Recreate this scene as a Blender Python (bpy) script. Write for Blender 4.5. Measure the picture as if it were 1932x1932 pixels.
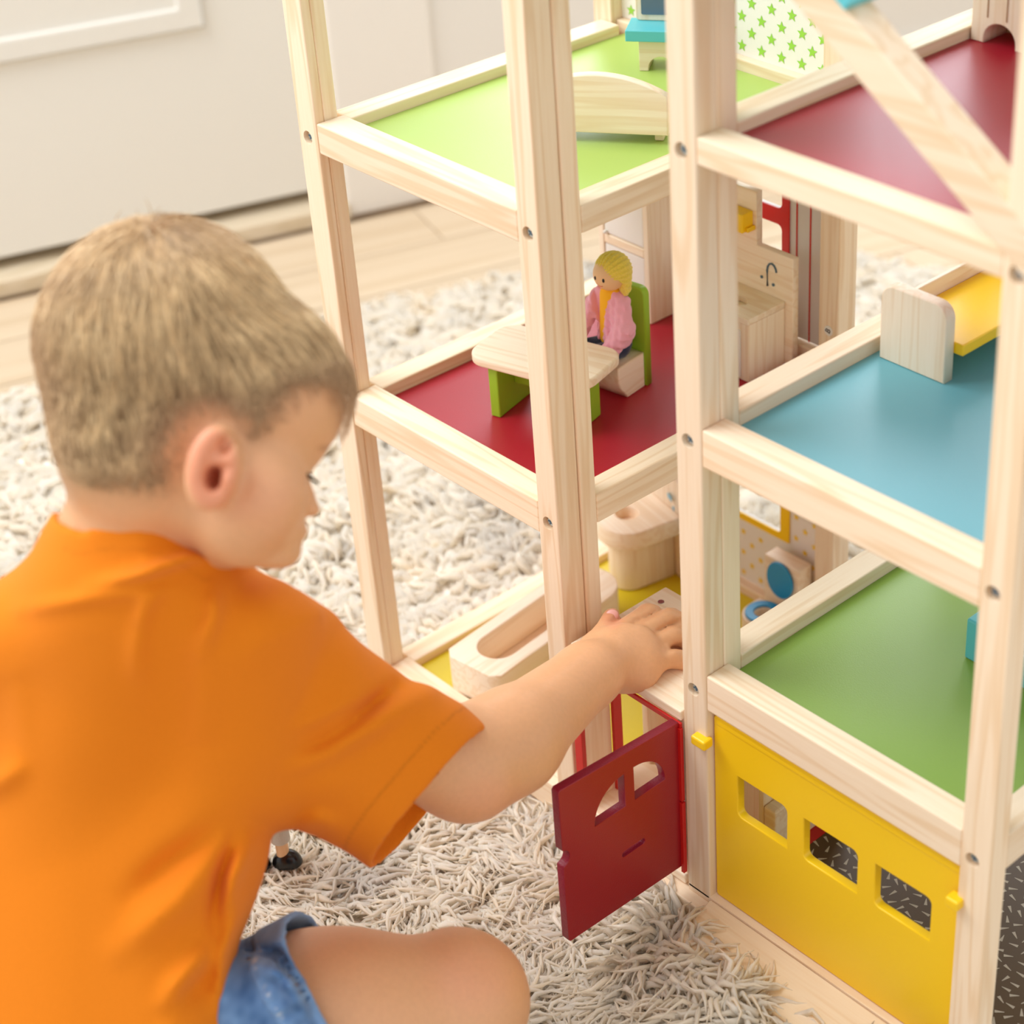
import bpy, bmesh, math, random
import numpy as np
from mathutils import Matrix, Vector

for o in list(bpy.data.objects):
    bpy.data.objects.remove(o, do_unlink=True)
S = bpy.context.scene
COL = S.collection
random.seed(4)
RNG = np.random.default_rng(7)

# ------------------------------------------------------------------ camera
FPX, PITCH, ROLL, YAW = 3651.2453, 0.5503, -0.0327, -0.8148
CAM = np.array([1.3556, -0.8713, 1.2691])
PPX, PPY = 276.29, -113.07


def cam_axes():
    cy, sy = math.cos(YAW), math.sin(YAW)
    cp, sp = math.cos(PITCH), math.sin(PITCH)
    cr, sr = math.cos(ROLL), math.sin(ROLL)
    fwd = np.array([sy * cp, cy * cp, -sp])
    right = np.array([cy, -sy, 0.0])
    up = np.cross(right, fwd)
    return right * cr + up * sr, -right * sr + up * cr, fwd


AX_R, AX_U, AX_F = cam_axes()
cd = bpy.data.cameras.new('camera')
cam = bpy.data.objects.new('camera', cd)
COL.objects.link(cam)
cd.sensor_width = 36.0
cd.lens = 36.0 * FPX / 1932.0
cd.shift_x = -PPX / 1932.0
cd.shift_y = PPY / 1932.0
cd.clip_start = 0.05
cam.matrix_world = Matrix(((AX_R[0], AX_U[0], -AX_F[0], CAM[0]),
                           (AX_R[1], AX_U[1], -AX_F[1], CAM[1]),
                           (AX_R[2], AX_U[2], -AX_F[2], CAM[2]), (0, 0, 0, 1)))
cd.dof.use_dof = True
cd.dof.focus_distance = 1.66
cd.dof.aperture_fstop = 4.4
S.camera = cam

# ------------------------------------------------------------------ light
S.view_settings.view_transform = 'Standard'
S.view_settings.look = 'None'
S.view_settings.exposure = 0.12
S.view_settings.gamma = 1.0
S.view_settings.use_curve_mapping = False
S.cycles.max_bounces = 14
S.cycles.diffuse_bounces = 10
S.cycles.transmission_bounces = 12
w = bpy.data.worlds.new('world')
S.world = w
w.use_nodes = True
bg = w.node_tree.nodes['Background']
bg.inputs[0].default_value = (0.985, 0.985, 0.985, 1)
bg.inputs[1].default_value = 0.90


def area(name, loc, target, size, power, color):
    ld = bpy.data.lights.new(name, 'AREA')
    ld.shape = 'SQUARE'
    ld.size = size
    ld.energy = power
    ld.color = color
    o = bpy.data.objects.new(name, ld)
    COL.objects.link(o)
    o.location = loc
    o.rotation_euler = (Vector(target) - Vector(loc)).to_track_quat('-Z', 'Y').to_euler()
    return o


area('window_light', (-1.0, -1.1, 2.6), (0.2, 0.0, 0.1), 2.0, 84, (0.95, 0.97, 1.0))

# ------------------------------------------------------------------ tagging


def tag(o, label=None, cat=None, group=None, kind=None):
    if label:
        o['label'] = label
    if cat:
        o['category'] = cat
    if group:
        o['group'] = group
    if kind:
        o['kind'] = kind
    return o


def thing(name, loc, label, cat, group=None):
    o = bpy.data.objects.new(name, None)
    o.empty_display_size = 0.02
    COL.objects.link(o)
    o.location = loc
    return tag(o, label, cat, group)


def link(name, me, mat, parent=None, label=None, kind=None):
    o = bpy.data.objects.new(name, me)
    COL.objects.link(o)
    if mat is not None:
        me.materials.append(mat)
    if parent is not None:
        o.parent = parent
        p, off = parent, Vector((0, 0, 0))
        while p is not None:
            off += Vector(p.location)
            p = p.parent
        o.location = -off
    if label:
        o['label'] = label
    if kind:
        o['kind'] = kind
    return o


# ------------------------------------------------------------------ materials
MATS = {}


def srgb(c):
    return tuple((x / 12.92 if x <= 0.04045 else ((x + 0.055) / 1.055) ** 2.4) for x in [v / 255 for v in c]) + (1,)


def plain(name, rgb, rough=0.5, bump=0.0, bscale=200, spec=0.5, var=0.0, coat=0.0, sheen=0.0):
    m = bpy.data.materials.new(name)
    m.use_nodes = True
    nt = m.node_tree
    b = nt.nodes['Principled BSDF']
    b.inputs['Base Color'].default_value = srgb(rgb)
    b.inputs['Roughness'].default_value = rough
    b.inputs['Specular IOR Level'].default_value = spec
    b.inputs['Coat Weight'].default_value = coat
    b.inputs['Sheen Weight'].default_value = sheen
    tc = nt.nodes.new('ShaderNodeTexCoord')
    n = nt.nodes.new('ShaderNodeTexNoise')
    n.inputs['Scale'].default_value = bscale
    n.inputs['Detail'].default_value = 3
    nt.links.new(tc.outputs['Object'], n.inputs['Vector'])
    if var > 0:
        mx = nt.nodes.new('ShaderNodeMix')
        mx.data_type = 'RGBA'
        mx.inputs['A'].default_value = srgb([v * (1 - var) for v in rgb])
        mx.inputs['B'].default_value = srgb([min(255, v * (1 + var)) for v in rgb])
        nt.links.new(n.outputs['Fac'], mx.inputs['Factor'])
        nt.links.new(mx.outputs['Result'], b.inputs['Base Color'])
    if bump > 0:
        bp = nt.nodes.new('ShaderNodeBump')
        bp.inputs['Strength'].default_value = bump
        bp.inputs['Distance'].default_value = 0.001
        nt.links.new(n.outputs['Fac'], bp.inputs['Height'])
        nt.links.new(bp.outputs['Normal'], b.inputs['Normal'])
    return m


def wood(name, axis, c0=(245, 227, 201), c1=(228, 197, 158), scale=1.0, rough=0.5, pores=True):
    m = bpy.data.materials.new(name)
    m.use_nodes = True
    nt = m.node_tree
    L = nt.links
    b = nt.nodes['Principled BSDF']
    b.inputs['Roughness'].default_value = rough
    b.inputs['Specular IOR Level'].default_value = 0.35
    tc = nt.nodes.new('ShaderNodeTexCoord')
    oi = nt.nodes.new('ShaderNodeObjectInfo')
    ad = nt.nodes.new('ShaderNodeVectorMath')
    ad.operation = 'MULTIPLY_ADD'
    L.new(oi.outputs['Random'], ad.inputs[0])
    ad.inputs[1].default_value = (3.1, 5.7, 4.3)
    L.new(tc.outputs['Object'], ad.inputs[2])
    mp = nt.nodes.new('ShaderNodeMapping')
    s = [26 * scale, 26 * scale, 26 * scale]
    s['xyz'.index(axis)] = 1.3 * scale
    mp.inputs['Scale'].default_value = s
    L.new(ad.outputs[0], mp.inputs['Vector'])
    n1 = nt.nodes.new('ShaderNodeTexNoise')
    n1.inputs['Scale'].default_value = 1.6
    n1.inputs['Detail'].default_value = 2
    L.new(mp.outputs[0], n1.inputs['Vector'])
    wv = nt.nodes.new('ShaderNodeMath')
    wv.operation = 'MULTIPLY'
    wv.inputs[1].default_value = 34
    L.new(n1.outputs['Fac'], wv.inputs[0])
    sn = nt.nodes.new('ShaderNodeMath')
    sn.operation = 'SINE'
    L.new(wv.outputs[0], sn.inputs[0])
    r1 = nt.nodes.new('ShaderNodeMapRange')
    r1.inputs['From Min'].default_value = 0.1
    r1.inputs['From Max'].default_value = 1.0
    L.new(sn.outputs[0], r1.inputs['Value'])
    n2 = nt.nodes.new('ShaderNodeTexNoise')
    n2.inputs['Scale'].default_value = 14
    n2.inputs['Detail'].default_value = 5
    L.new(mp.outputs[0], n2.inputs['Vector'])
    m1 = nt.nodes.new('ShaderNodeMath')
    m1.operation = 'MULTIPLY_ADD'
    m1.inputs[1].default_value = 0.5
    L.new(r1.outputs[0], m1.inputs[0])
    m2 = nt.nodes.new('ShaderNodeMath')
    m2.operation = 'MULTIPLY'
    m2.inputs[1].default_value = 0.55
    L.new(n2.outputs['Fac'], m2.inputs[0])
    L.new(m2.outputs[0], m1.inputs[2])
    mx = nt.nodes.new('ShaderNodeMix')
    mx.data_type = 'RGBA'
    mx.inputs['A'].default_value = srgb(c0)
    mx.inputs['B'].default_value = srgb(c1)
    L.new(m1.outputs[0], mx.inputs['Factor'])
    # per piece tone
    hs = nt.nodes.new('ShaderNodeHueSaturation')
    mr = nt.nodes.new('ShaderNodeMapRange')
    mr.inputs['To Min'].default_value = 0.94
    mr.inputs['To Max'].default_value = 1.05
    L.new(oi.outputs['Random'], mr.inputs['Value'])
    L.new(mr.outputs[0], hs.inputs['Value'])
    L.new(mx.outputs['Result'], hs.inputs['Color'])
    L.new(hs.outputs[0], b.inputs['Base Color'])
    bp = nt.nodes.new('ShaderNodeBump')
    bp.inputs['Strength'].default_value = 0.12
    bp.inputs['Distance'].default_value = 0.0006
    L.new(n2.outputs['Fac'], bp.inputs['Height'])
    L.new(bp.outputs['Normal'], b.inputs['Normal'])
    return m


def vcol(name, rough=0.6, bump=0.0, bscale=300, sss=0.0, sheen=0.0, spec=0.4, translucent=0.0):
    m = bpy.data.materials.new(name)
    m.use_nodes = True
    nt = m.node_tree
    b = nt.nodes['Principled BSDF']
    b.inputs['Roughness'].default_value = rough
    b.inputs['Specular IOR Level'].default_value = spec
    b.inputs['Sheen Weight'].default_value = sheen
    at = nt.nodes.new('ShaderNodeVertexColor')
    at.layer_name = 'Col'
    tc = nt.nodes.new('ShaderNodeTexCoord')
    n = nt.nodes.new('ShaderNodeTexNoise')
    n.inputs['Scale'].default_value = bscale
    n.inputs['Detail'].default_value = 4
    nt.links.new(tc.outputs['Object'], n.inputs['Vector'])
    mr = nt.nodes.new('ShaderNodeMapRange')
    mr.inputs['To Min'].default_value = 0.93
    mr.inputs['To Max'].default_value = 1.07
    nt.links.new(n.outputs['Fac'], mr.inputs['Value'])
    hs = nt.nodes.new('ShaderNodeHueSaturation')
    nt.links.new(mr.outputs[0], hs.inputs['Value'])
    nt.links.new(at.outputs['Color'], hs.inputs['Color'])
    nt.links.new(hs.outputs[0], b.inputs['Base Color'])
    if translucent > 0:
        tr = nt.nodes.new('ShaderNodeBsdfTranslucent')
        nt.links.new(hs.outputs[0], tr.inputs['Color'])
        ms_ = nt.nodes.new('ShaderNodeMixShader')
        ms_.inputs[0].default_value = translucent
        nt.links.new(b.outputs[0], ms_.inputs[1])
        nt.links.new(tr.outputs[0], ms_.inputs[2])
        nt.links.new(ms_.outputs[0], nt.nodes['Material Output'].inputs['Surface'])
    if sss > 0:
        b.inputs['Subsurface Weight'].default_value = sss
        b.inputs['Subsurface Radius'].default_value = (1.0, 0.35, 0.2)
        b.inputs['Subsurface Scale'].default_value = 0.006
    if bump > 0:
        bp = nt.nodes.new('ShaderNodeBump')
        bp.inputs['Strength'].default_value = bump
        bp.inputs['Distance'].default_value = 0.0008
        nt.links.new(n.outputs['Fac'], bp.inputs['Height'])
        nt.links.new(bp.outputs['Normal'], b.inputs['Normal'])
    return m


WX = wood('pine_x', 'x')
WY = wood('pine_y', 'y')
WZ = wood('pine_z', 'z')
PALE0, PALE1 = (246, 231, 208), (232, 206, 172)
TX = wood('toy_pine_x', 'x', PALE0, PALE1, 1.3)
TY = wood('toy_pine_y', 'y', PALE0, PALE1, 1.3)
TZ = wood('toy_pine_z', 'z', PALE0, PALE1, 1.3)
M = dict(
    green=plain('green_sheen_paint', (168, 194, 96), 0.40, 0.1, 900, spec=0.5),  # base colour made paler to hold the window sheen on the left floor
    green_dark=plain('green_floor_paint', (132, 164, 66), 0.40, 0.1, 900, spec=0.5),  # darker copy of that green for the less lit right tower
    maroon=plain('maroon_paint', (166, 24, 42), 0.40, 0.1, 900, spec=0.5),
    yellow=plain('yellow_floor_paint', (208, 186, 28), 0.4, 0.1, 900),
    blue=plain('blue_floor_paint', (104, 172, 184), 0.40, 0.1, 900, spec=0.5),
    doorred=plain('dark_red_paint', (152, 20, 30), 0.33, 0.15, 700),
    dooredge=plain('painted_ply_edge', (140, 16, 48), 0.4, 0.5, 600, var=0.08),
    red=plain('bright_red_paint', (196, 22, 18), 0.4),
    dyellow=plain('yellow_paint', (246, 202, 22), 0.36, 0.1, 900),
    turq=plain('turquoise_paint', (92, 190, 200), 0.35),
    lime=plain('lime_paint', (150, 192, 44), 0.4),
    white=plain('white_print', (232, 228, 220), 0.5),
    star=plain('green_star_print', (150, 205, 70), 0.5),
    ystar=plain('yellow_star_print', (240, 205, 60), 0.5),
    stripe=plain('red_stripe_print', (190, 40, 20), 0.5),
    silver=plain('silver_laminate', (205, 200, 194), 0.4),
    brown=plain('brown_print', (84, 60, 30), 0.5),
    stick=plain('pale_stick_print', (186, 174, 156), 0.5),
    black=plain('black_paint', (16, 14, 14), 0.25),
    dark=plain('gap_shade', (38, 32, 30), 0.8),
    navy=plain('navy_felt', (20, 36, 66), 0.9, 0.5, 900, sheen=0.3),
    pink=plain('pink_fleece', (240, 170, 190), 0.9, 0.6, 900, sheen=0.4),
    orange=plain('yellow_blouse_cloth', (244, 180, 30), 0.9),
    yarn=plain('yellow_yarn', (236, 208, 84), 0.9, 0.9, 700, var=0.12, sheen=0.3),
    dollskin=plain('doll_wood', (228, 186, 140), 0.45),
    cloth_grey=plain('pale_grey_cloth', (196, 190, 178), 0.9, 0.5, 900),
    ink=plain('blue_grey_ink', (74, 100, 116), 0.6),
    inkblue=plain('blue_ink', (130, 180, 200), 0.6),
    lidblue=plain('blue_lid_paint', (30, 140, 190), 0.4),
    mirror=plain('slate_blue_glass_print', (92, 112, 130), 0.25),
    wallw=plain('white_wall_paint', (228, 223, 214), 0.6),
    casing=plain('white_casing_paint', (232, 226, 216), 0.55),
    doorw=plain('white_door_paint', (226, 222, 212), 0.5),
    rugback=plain('rug_backing', (250, 244, 234), 0.95, 0.8, 60),
    sticker=plain('paper_sticker', (226, 222, 214), 0.6),
    lash=plain('dark_lash', (40, 26, 22), 0.7),
    hole=plain('recess_shade_brown', (170, 130, 90), 0.8),  # brown standing in for shade in recesses; the doll hair shares it
)
ms = bpy.data.materials.new('zinc_screw')
ms.use_nodes = True
ms.node_tree.nodes['Principled BSDF'].inputs['Metallic'].default_value = 1.0
ms.node_tree.nodes['Principled BSDF'].inputs['Base Color'].default_value = srgb((196, 206, 212))
ms.node_tree.nodes['Principled BSDF'].inputs['Roughness'].default_value = 0.3
M['screw'] = ms
FLOORW = wood('oak_floor', 'x', (216, 196, 168), (200, 176, 144), 0.25, 0.45)

# ------------------------------------------------------------------ mesh helpers


def bm_mesh(bm, name, smooth=False, angle=None):
    me = bpy.data.meshes.new(name)
    bm.normal_update()
    bm.to_mesh(me)
    bm.free()
    if smooth:
        me.polygons.foreach_set('use_smooth', [True] * len(me.polygons))
    return me


def add_box(bm, x, y, z, bev=0.0012, rot=0.0, c=None, seg=2):
    r = bmesh.ops.create_cube(bm, size=1.0)
    vs = r['verts']
    for v in vs:
        v.co = Vector((x[0] + (v.co.x + .5) * (x[1] - x[0]), y[0] + (v.co.y + .5) * (y[1] - y[0]), z[0] + (v.co.z + .5) * (z[1] - z[0])))
    if bev > 0:
        es = list({e for v in vs for e in v.link_edges})
        bmesh.ops.bevel(bm, geom=es, offset=bev, segments=seg, affect='EDGES', profile=0.5)
    return vs


def box(name, x, y, z, mat, parent=None, bev=0.0012, rot=0.0, c=None, label=None, kind=None, tilt=None):
    bm = bmesh.new()
    add_box(bm, x, y, z, bev)
    if rot or tilt:
        cc = c or ((x[0] + x[1]) / 2, (y[0] + y[1]) / 2, (z[0] + z[1]) / 2)
        if len(cc) == 2:
            cc = (cc[0], cc[1], z[0])
        if tilt:
            bmesh.ops.rotate(bm, verts=bm.verts, cent=cc, matrix=Matrix.Rotation(tilt[0], 3, tilt[1]))
        if rot:
            bmesh.ops.rotate(bm, verts=bm.verts, cent=cc, matrix=Matrix.Rotation(rot, 3, 'Z'))
    return link(name, bm_mesh(bm, name), mat, parent, label, kind)


def poly_solid(name, loops, depth, M4, mat, parent=None, bev=0.0008, label=None, kind=None, res=3, base=None):
    """Flat outline (with holes) given as loops of 2-D points, extruded by depth (centred) and placed by M4."""
    cu = bpy.data.curves.new(name, 'CURVE')
    cu.dimensions = '2D'
    cu.fill_mode = 'BOTH'
    for lp in loops:
        sp = cu.splines.new('POLY')
        sp.points.add(len(lp) - 1)
        for i, p in enumerate(lp):
            sp.points[i].co = (p[0], p[1], 0, 1)
        sp.use_cyclic_u = True
    cu.extrude = max(depth / 2 - bev, 0.00005)
    cu.bevel_depth = bev
    cu.bevel_resolution = res
    cu.offset = -bev
    t = bpy.data.objects.new('t', cu)
    COL.objects.link(t)
    me = bpy.data.meshes.new_from_object(t.evaluated_get(bpy.context.evaluated_depsgraph_get()))
    bpy.data.objects.remove(t, do_unlink=True)
    bpy.data.curves.remove(cu)
    me.name = name
    me.materials.clear()
    me.transform(M4)
    o = link(name, me, mat, parent, label, kind)
    if base is not None:
        o.matrix_basis = Matrix.Translation(o.location) @ base
    return o


def frame(o, ex, ey):
    """4x4 with 2-D x axis along ex and y axis along ey at o"""
    ex, ey = Vector(ex), Vector(ey)
    ez = ex.cross(ey)
    return Matrix(((ex.x, ey.x, ez.x, o[0]), (ex.y, ey.y, ez.y, o[1]), (ex.z, ey.z, ez.z, o[2]), (0, 0, 0, 1)))


def rrect(x0, x1, y0, y1, r, n=6, corners=(1, 1, 1, 1)):
    pts = []
    for k, (cx, cy, a0) in enumerate(((x1 - r, y0 + r, -90), (x1 - r, y1 - r, 0), (x0 + r, y1 - r, 90), (x0 + r, y0 + r, 180))):
        if corners[k]:
            for i in range(n + 1):
                a = math.radians(a0 + 90 * i / n)
                pts.append((cx + r * math.cos(a), cy + r * math.sin(a)))
        else:
            pts.append(((x1, y0), (x1, y1), (x0, y1), (x0, y0))[k])
    return pts


def add_cyl(bm, p0, p1, r0, r1=None, n=20, cap=True):
    p0, p1 = Vector(p0), Vector(p1)
    d = p1 - p0
    r1 = r0 if r1 is None else r1
    q = d.to_track_quat('Z', 'Y').to_matrix().to_4x4()
    return bmesh.ops.create_cone(bm, cap_ends=cap, segments=n, radius1=r0, radius2=r1, depth=d.length,
                                 matrix=Matrix.Translation((p0 + p1) / 2) @ q)['verts']


def smooth_by_angle(me, deg=40):
    me.polygons.foreach_set('use_smooth', [True] * len(me.polygons))
    bm = bmesh.new()
    bm.from_mesh(me)
    a = math.radians(deg)
    for e in bm.edges:
        if len(e.link_faces) == 2 and e.calc_face_angle(0) > a:
            e.smooth = False
    bm.to_mesh(me)
    bm.free()
    return me


def cyl(name, p0, p1, r0, mat, parent=None, r1=None, n=20, label=None, bev=0):
    bm = bmesh.new()
    add_cyl(bm, p0, p1, r0, r1, n)
    if bev:
        es = [e for e in bm.edges if len(e.link_faces) == 2 and e.calc_face_angle(0) > 0.8]
        bmesh.ops.bevel(bm, geom=es, offset=bev, segments=3, affect='EDGES')
    me = smooth_by_angle(bm_mesh(bm, name), 40)
    return link(name, me, mat, parent, label)


def ball(name, c, r, mat, parent=None, sc=(1, 1, 1), n=24, label=None):
    bm = bmesh.new()
    bmesh.ops.create_uvsphere(bm, u_segments=n, v_segments=n // 2 + 2, radius=r,
                              matrix=Matrix.Translation(c) @ Matrix.Diagonal((sc[0], sc[1], sc[2], 1)))
    return link(name, bm_mesh(bm, name, True), mat, parent, label)


def tube(name, pts, r, mat, parent=None, n=8, label=None):
    bm = bmesh.new()
    rings = []
    P = [Vector(p) for p in pts]
    rr = r if isinstance(r, (list, tuple)) else [r] * len(P)
    for i, p in enumerate(P):
        d = (P[min(i + 1, len(P) - 1)] - P[max(i - 1, 0)]).normalized()
        q = d.to_track_quat('Z', 'Y').to_matrix()
        rings.append([bm.verts.new(p + q @ Vector((rr[i] * math.cos(2 * math.pi * k / n), rr[i] * math.sin(2 * math.pi * k / n), 0))) for k in range(n)])
    for a, b in zip(rings[:-1], rings[1:]):
        for k in range(n):
            bm.faces.new((a[k], a[(k + 1) % n], b[(k + 1) % n], b[k]))
    bm.faces.new(rings[0][::-1])
    bm.faces.new(rings[-1])
    return link(name, bm_mesh(bm, name, True), mat, parent, label)


def np_mesh(name, V, F, cols=None, smooth=True):
    """V (n,3) float, F (m,k) int -> mesh"""
    me = bpy.data.meshes.new(name)
    V = np.ascontiguousarray(V, dtype=np.float32)
    F = np.ascontiguousarray(F, dtype=np.int32)
    k = F.shape[1]
    me.vertices.add(len(V))
    me.vertices.foreach_set('co', V.ravel())
    me.loops.add(F.size)
    me.loops.foreach_set('vertex_index', F.ravel())
    me.polygons.add(len(F))
    me.polygons.foreach_set('loop_start', np.arange(0, F.size, k, dtype=np.int32))
    me.polygons.foreach_set('loop_total', np.full(len(F), k, dtype=np.int32))
    me.polygons.foreach_set('use_smooth', np.full(len(F), smooth, dtype=bool))
    if cols is not None:
        a = me.color_attributes.new('Col', 'FLOAT_COLOR', 'POINT')
        cc = np.ones((len(V), 4), dtype=np.float32)
        cc[:, :3] = cols
        a.data.foreach_set('color', cc.ravel())
    me.update()
    me.validate()
    return me


def lin(c):
    c = np.asarray(c, dtype=np.float64) / 255.0
    return np.where(c <= 0.04045, c / 12.92, ((c + 0.055) / 1.055) ** 2.4)


# ------------------------------------------------------------------ signed distance meshing


def nets(f, lo, hi, h):
    lo, hi = np.array(lo, float), np.array(hi, float)
    B = 8
    nb = np.ceil((hi - lo) / (h * B)).astype(int)
    g = np.stack(np.meshgrid(*[np.arange(n) for n in nb], indexing='ij'), -1).reshape(-1, 3)
    cen = lo + (g + .5) * h * B
    keep = []
    for i in range(0, len(cen), 20000):
        keep.append(np.abs(f(cen[i:i + 20000])) < h * B * 1.25)
    g = g[np.concatenate(keep)]
    loc = np.stack(np.meshgrid(*[np.arange(B + 1)] * 3, indexing='ij'), -1).reshape(-1, 3)
    N = nb * B + 2
    allk, allp, quads = [], [], []
    for i in range(0, len(g), 48):
        gb = g[i:i + 48]
        ijk = (gb[:, None, :] * B + loc[None]).reshape(-1, 3)
        V = f(lo + ijk * h).reshape(len(gb), B + 1, B + 1, B + 1)
        s = V < 0
        act = np.zeros((len(gb), B, B, B), dtype=np.int8)
        for dx in (0, 1):
            for dy in (0, 1):
                for dz in (0, 1):
                    act += s[:, dx:dx + B, dy:dy + B, dz:dz + B]
        A = np.argwhere((act > 0) & (act < 8))
        if len(A) == 0:
            continue
        b, c = A[:, 0], A[:, 1:]
        acc = np.zeros((len(A), 3))
        cnt = np.zeros(len(A))
        for ax in range(3):
            for o1 in (0, 1):
                for o2 in (0, 1):
                    e = [0, 0, 0]
                    e[(ax + 1) % 3] = o1
                    e[(ax + 2) % 3] = o2
                    e2 = list(e)
                    e2[ax] = 1
                    v0 = V[b, c[:, 0] + e[0], c[:, 1] + e[1], c[:, 2] + e[2]]
                    v1 = V[b, c[:, 0] + e2[0], c[:, 1] + e2[1], c[:, 2] + e2[2]]
                    x = (v0 < 0) != (v1 < 0)
                    t = np.where(x, v0 / np.where(x, v0 - v1, 1), 0)
                    p = np.tile(np.array(e, float), (len(A), 1))
                    p[:, ax] += t
                    acc += p * x[:, None]
                    cnt += x
                    if o1 == 0 and o2 == 0:
                        w_ = np.argwhere(x)[:, 0]
                        base = gb[b[w_]] * B + c[w_]
                        quads.append((ax, base, v0[w_] < 0))
        cell = gb[b] * B + c
        allk.append((cell[:, 0] * N[1] + cell[:, 1]) * N[2] + cell[:, 2])
        allp.append(lo + (cell + acc / cnt[:, None]) * h)
    K = np.concatenate(allk)
    P = np.concatenate(allp)
    o = np.argsort(K)
    K, P = K[o], P[o]
    faces = []
    for ax, base, neg in quads:
        b1, b2 = np.zeros(3, int), np.zeros(3, int)
        b1[(ax + 1) % 3] = 1
        b2[(ax + 2) % 3] = 1
        ids = []
        ok = np.ones(len(base), bool)
        for dd in (base * 0, -b1, -b1 - b2, -b2):
            cc = base + dd
            kk = (cc[:, 0] * N[1] + cc[:, 1]) * N[2] + cc[:, 2]
            j = np.clip(np.searchsorted(K, kk), 0, len(K) - 1)
            ok &= (K[j] == kk)
            ids.append(j)
        q = np.stack(ids, -1)
        q[~neg] = q[~neg][:, ::-1]
        faces.append(q[ok])
    return P, np.concatenate(faces)


def relax(P, F, n=2, a=0.5):
    for _ in range(n):
        acc = np.zeros_like(P)
        cnt = np.zeros(len(P))
        for i in range(F.shape[1]):
            j = F[:, (i + 1) % F.shape[1]]
            np.add.at(acc, F[:, i], P[j])
            np.add.at(cnt, F[:, i], 1)
        m = cnt > 0
        P = P.copy()
        P[m] += a * (acc[m] / cnt[m][:, None] - P[m])
    return P


class Prims:
    """smooth union of ellipsoids and tapered capsules"""

    def __init__(s):
        s.p = []

    def ell(s, c, r, rot=None, k=0.01, sub=False):
        Rm = np.eye(3) if rot is None else rot
        s.p.append(('e', np.array(c, float), np.array(r, float), Rm, k, sub, np.array(c, float), max(r)))

    def cap(s, a, b, ra, rb, k=0.01, sub=False):
        a, b = np.array(a, float), np.array(b, float)
        s.p.append(('c', a, b, (ra, rb), k, sub, (a + b) / 2, np.linalg.norm(b - a) / 2 + max(ra, rb)))

    def __call__(s, X):
        out = np.full(len(X), 1.0)
        cmin, cmax = X.min(0), X.max(0)
        small = np.linalg.norm(cmax - cmin) < 0.5
        for p in s.p:
            cen, rad = p[-2], p[-1]
            if small:
                d = np.linalg.norm(np.maximum(np.maximum(cmin - cen, cen - cmax), 0))
                if d > rad + 0.05:
                    if out[0] > 0.9:
                        out = np.minimum(out, np.maximum(np.linalg.norm(X - cen, axis=1) - rad, 0.03)) if not p[5] and p[0] in 'ec' else out
                    continue
            if p[0] == 'e':
                _, c, r, Rm, k, sub = p[:6]
                q = (X - c) @ Rm
                k0 = np.linalg.norm(q / r, axis=1)
                k1 = np.linalg.norm(q / (r * r), axis=1) + 1e-9
                v = np.where(k0 < 1e-3, -r.min(), k0 * (k0 - 1) / k1)
            else:
                _, a, b, (ra, rb), k, sub = p[:6]
                ab = b - a
                t = np.clip(((X - a) @ ab) / (ab @ ab), 0, 1)
                v = np.linalg.norm(X - a - t[:, None] * ab, axis=1) - (ra + (rb - ra) * t)
            if sub:
                hh = np.maximum(k - np.abs(out + v), 0) / k
                out = np.maximum(out, -v) + hh * hh * k * 0.25
            else:
                hh = np.maximum(k - np.abs(out - v), 0) / k
                out = np.minimum(out, v) - hh * hh * k * 0.25
        return out


# ================================================================== THE ROOM
WU = np.array([.29696526, .95488828, 0.0])      # along the wall
WN = np.array([.95488828, -.29696526, 0.0])     # out of the wall
WQ = np.array([-1.0133, .7092, 0.0])


def wall_frame(s, off, z):
    o = WQ + WU * s + WN * off
    return frame((o[0], o[1], z), WU, (0, 0, 1))


def wall_box(name, s, z, o0, o1, mat, parent=None, bev=0.002, kind=None, label=None):
    bm = bmesh.new()
    add_box(bm, s, z, (o0, o1), bev)
    me = bm_mesh(bm, name)
    f = wall_frame(0, 0, 0)
    me.transform(f)
    return link(name, me, mat, parent, label, kind)


fl = box('floor', (-2.6, 3.2), (-2.4, 4.4), (-0.06, -0.012), FLOORW, None, 0, kind='structure')
ang = math.atan2(WU[1], WU[0])
pm = None
k = 0
for i in range(26):
    off = 0.02 + i * 0.13
    s = -2.2 - (i * 0.37) % 0.9
    while s < 2.6:
        L_ = 1.15
        cx, cy = (WQ + WU * (s + L_ / 2) + WN * (off + 0.064))[:2]
        if pm is None:
            bm = bmesh.new()
            add_box(bm, (-L_ / 2 + .001, L_ / 2 - .001), (-.0635, .0635), (-.012, 0), 0.001, seg=1)
            pm = bm_mesh(bm, 'plank')
            pm.materials.append(FLOORW)
        o = bpy.data.objects.new('plank', pm)
        COL.objects.link(o)
        o.parent = fl
        o.location = (cx, cy, 0)
        o.rotation_euler = (0, 0, ang)
        s += L_

wl = wall_box('wall_left', (0.165, 3.4), (0, 2.4), -0.1, -0.008, M['wallw'], kind='structure')
tag(wall_box('trim_1', (0.0, 0.165), (0, 2.3), -0.08, 0.0, M['casing'], bev=0.004, kind='structure'), 'white door casing board beside the door')
tag(wall_box('baseboard_left', (0.166, 3.4), (0, 0.10), -0.007, 0.006, M['casing'], kind='structure'), 'white baseboard along the wall')
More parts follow.
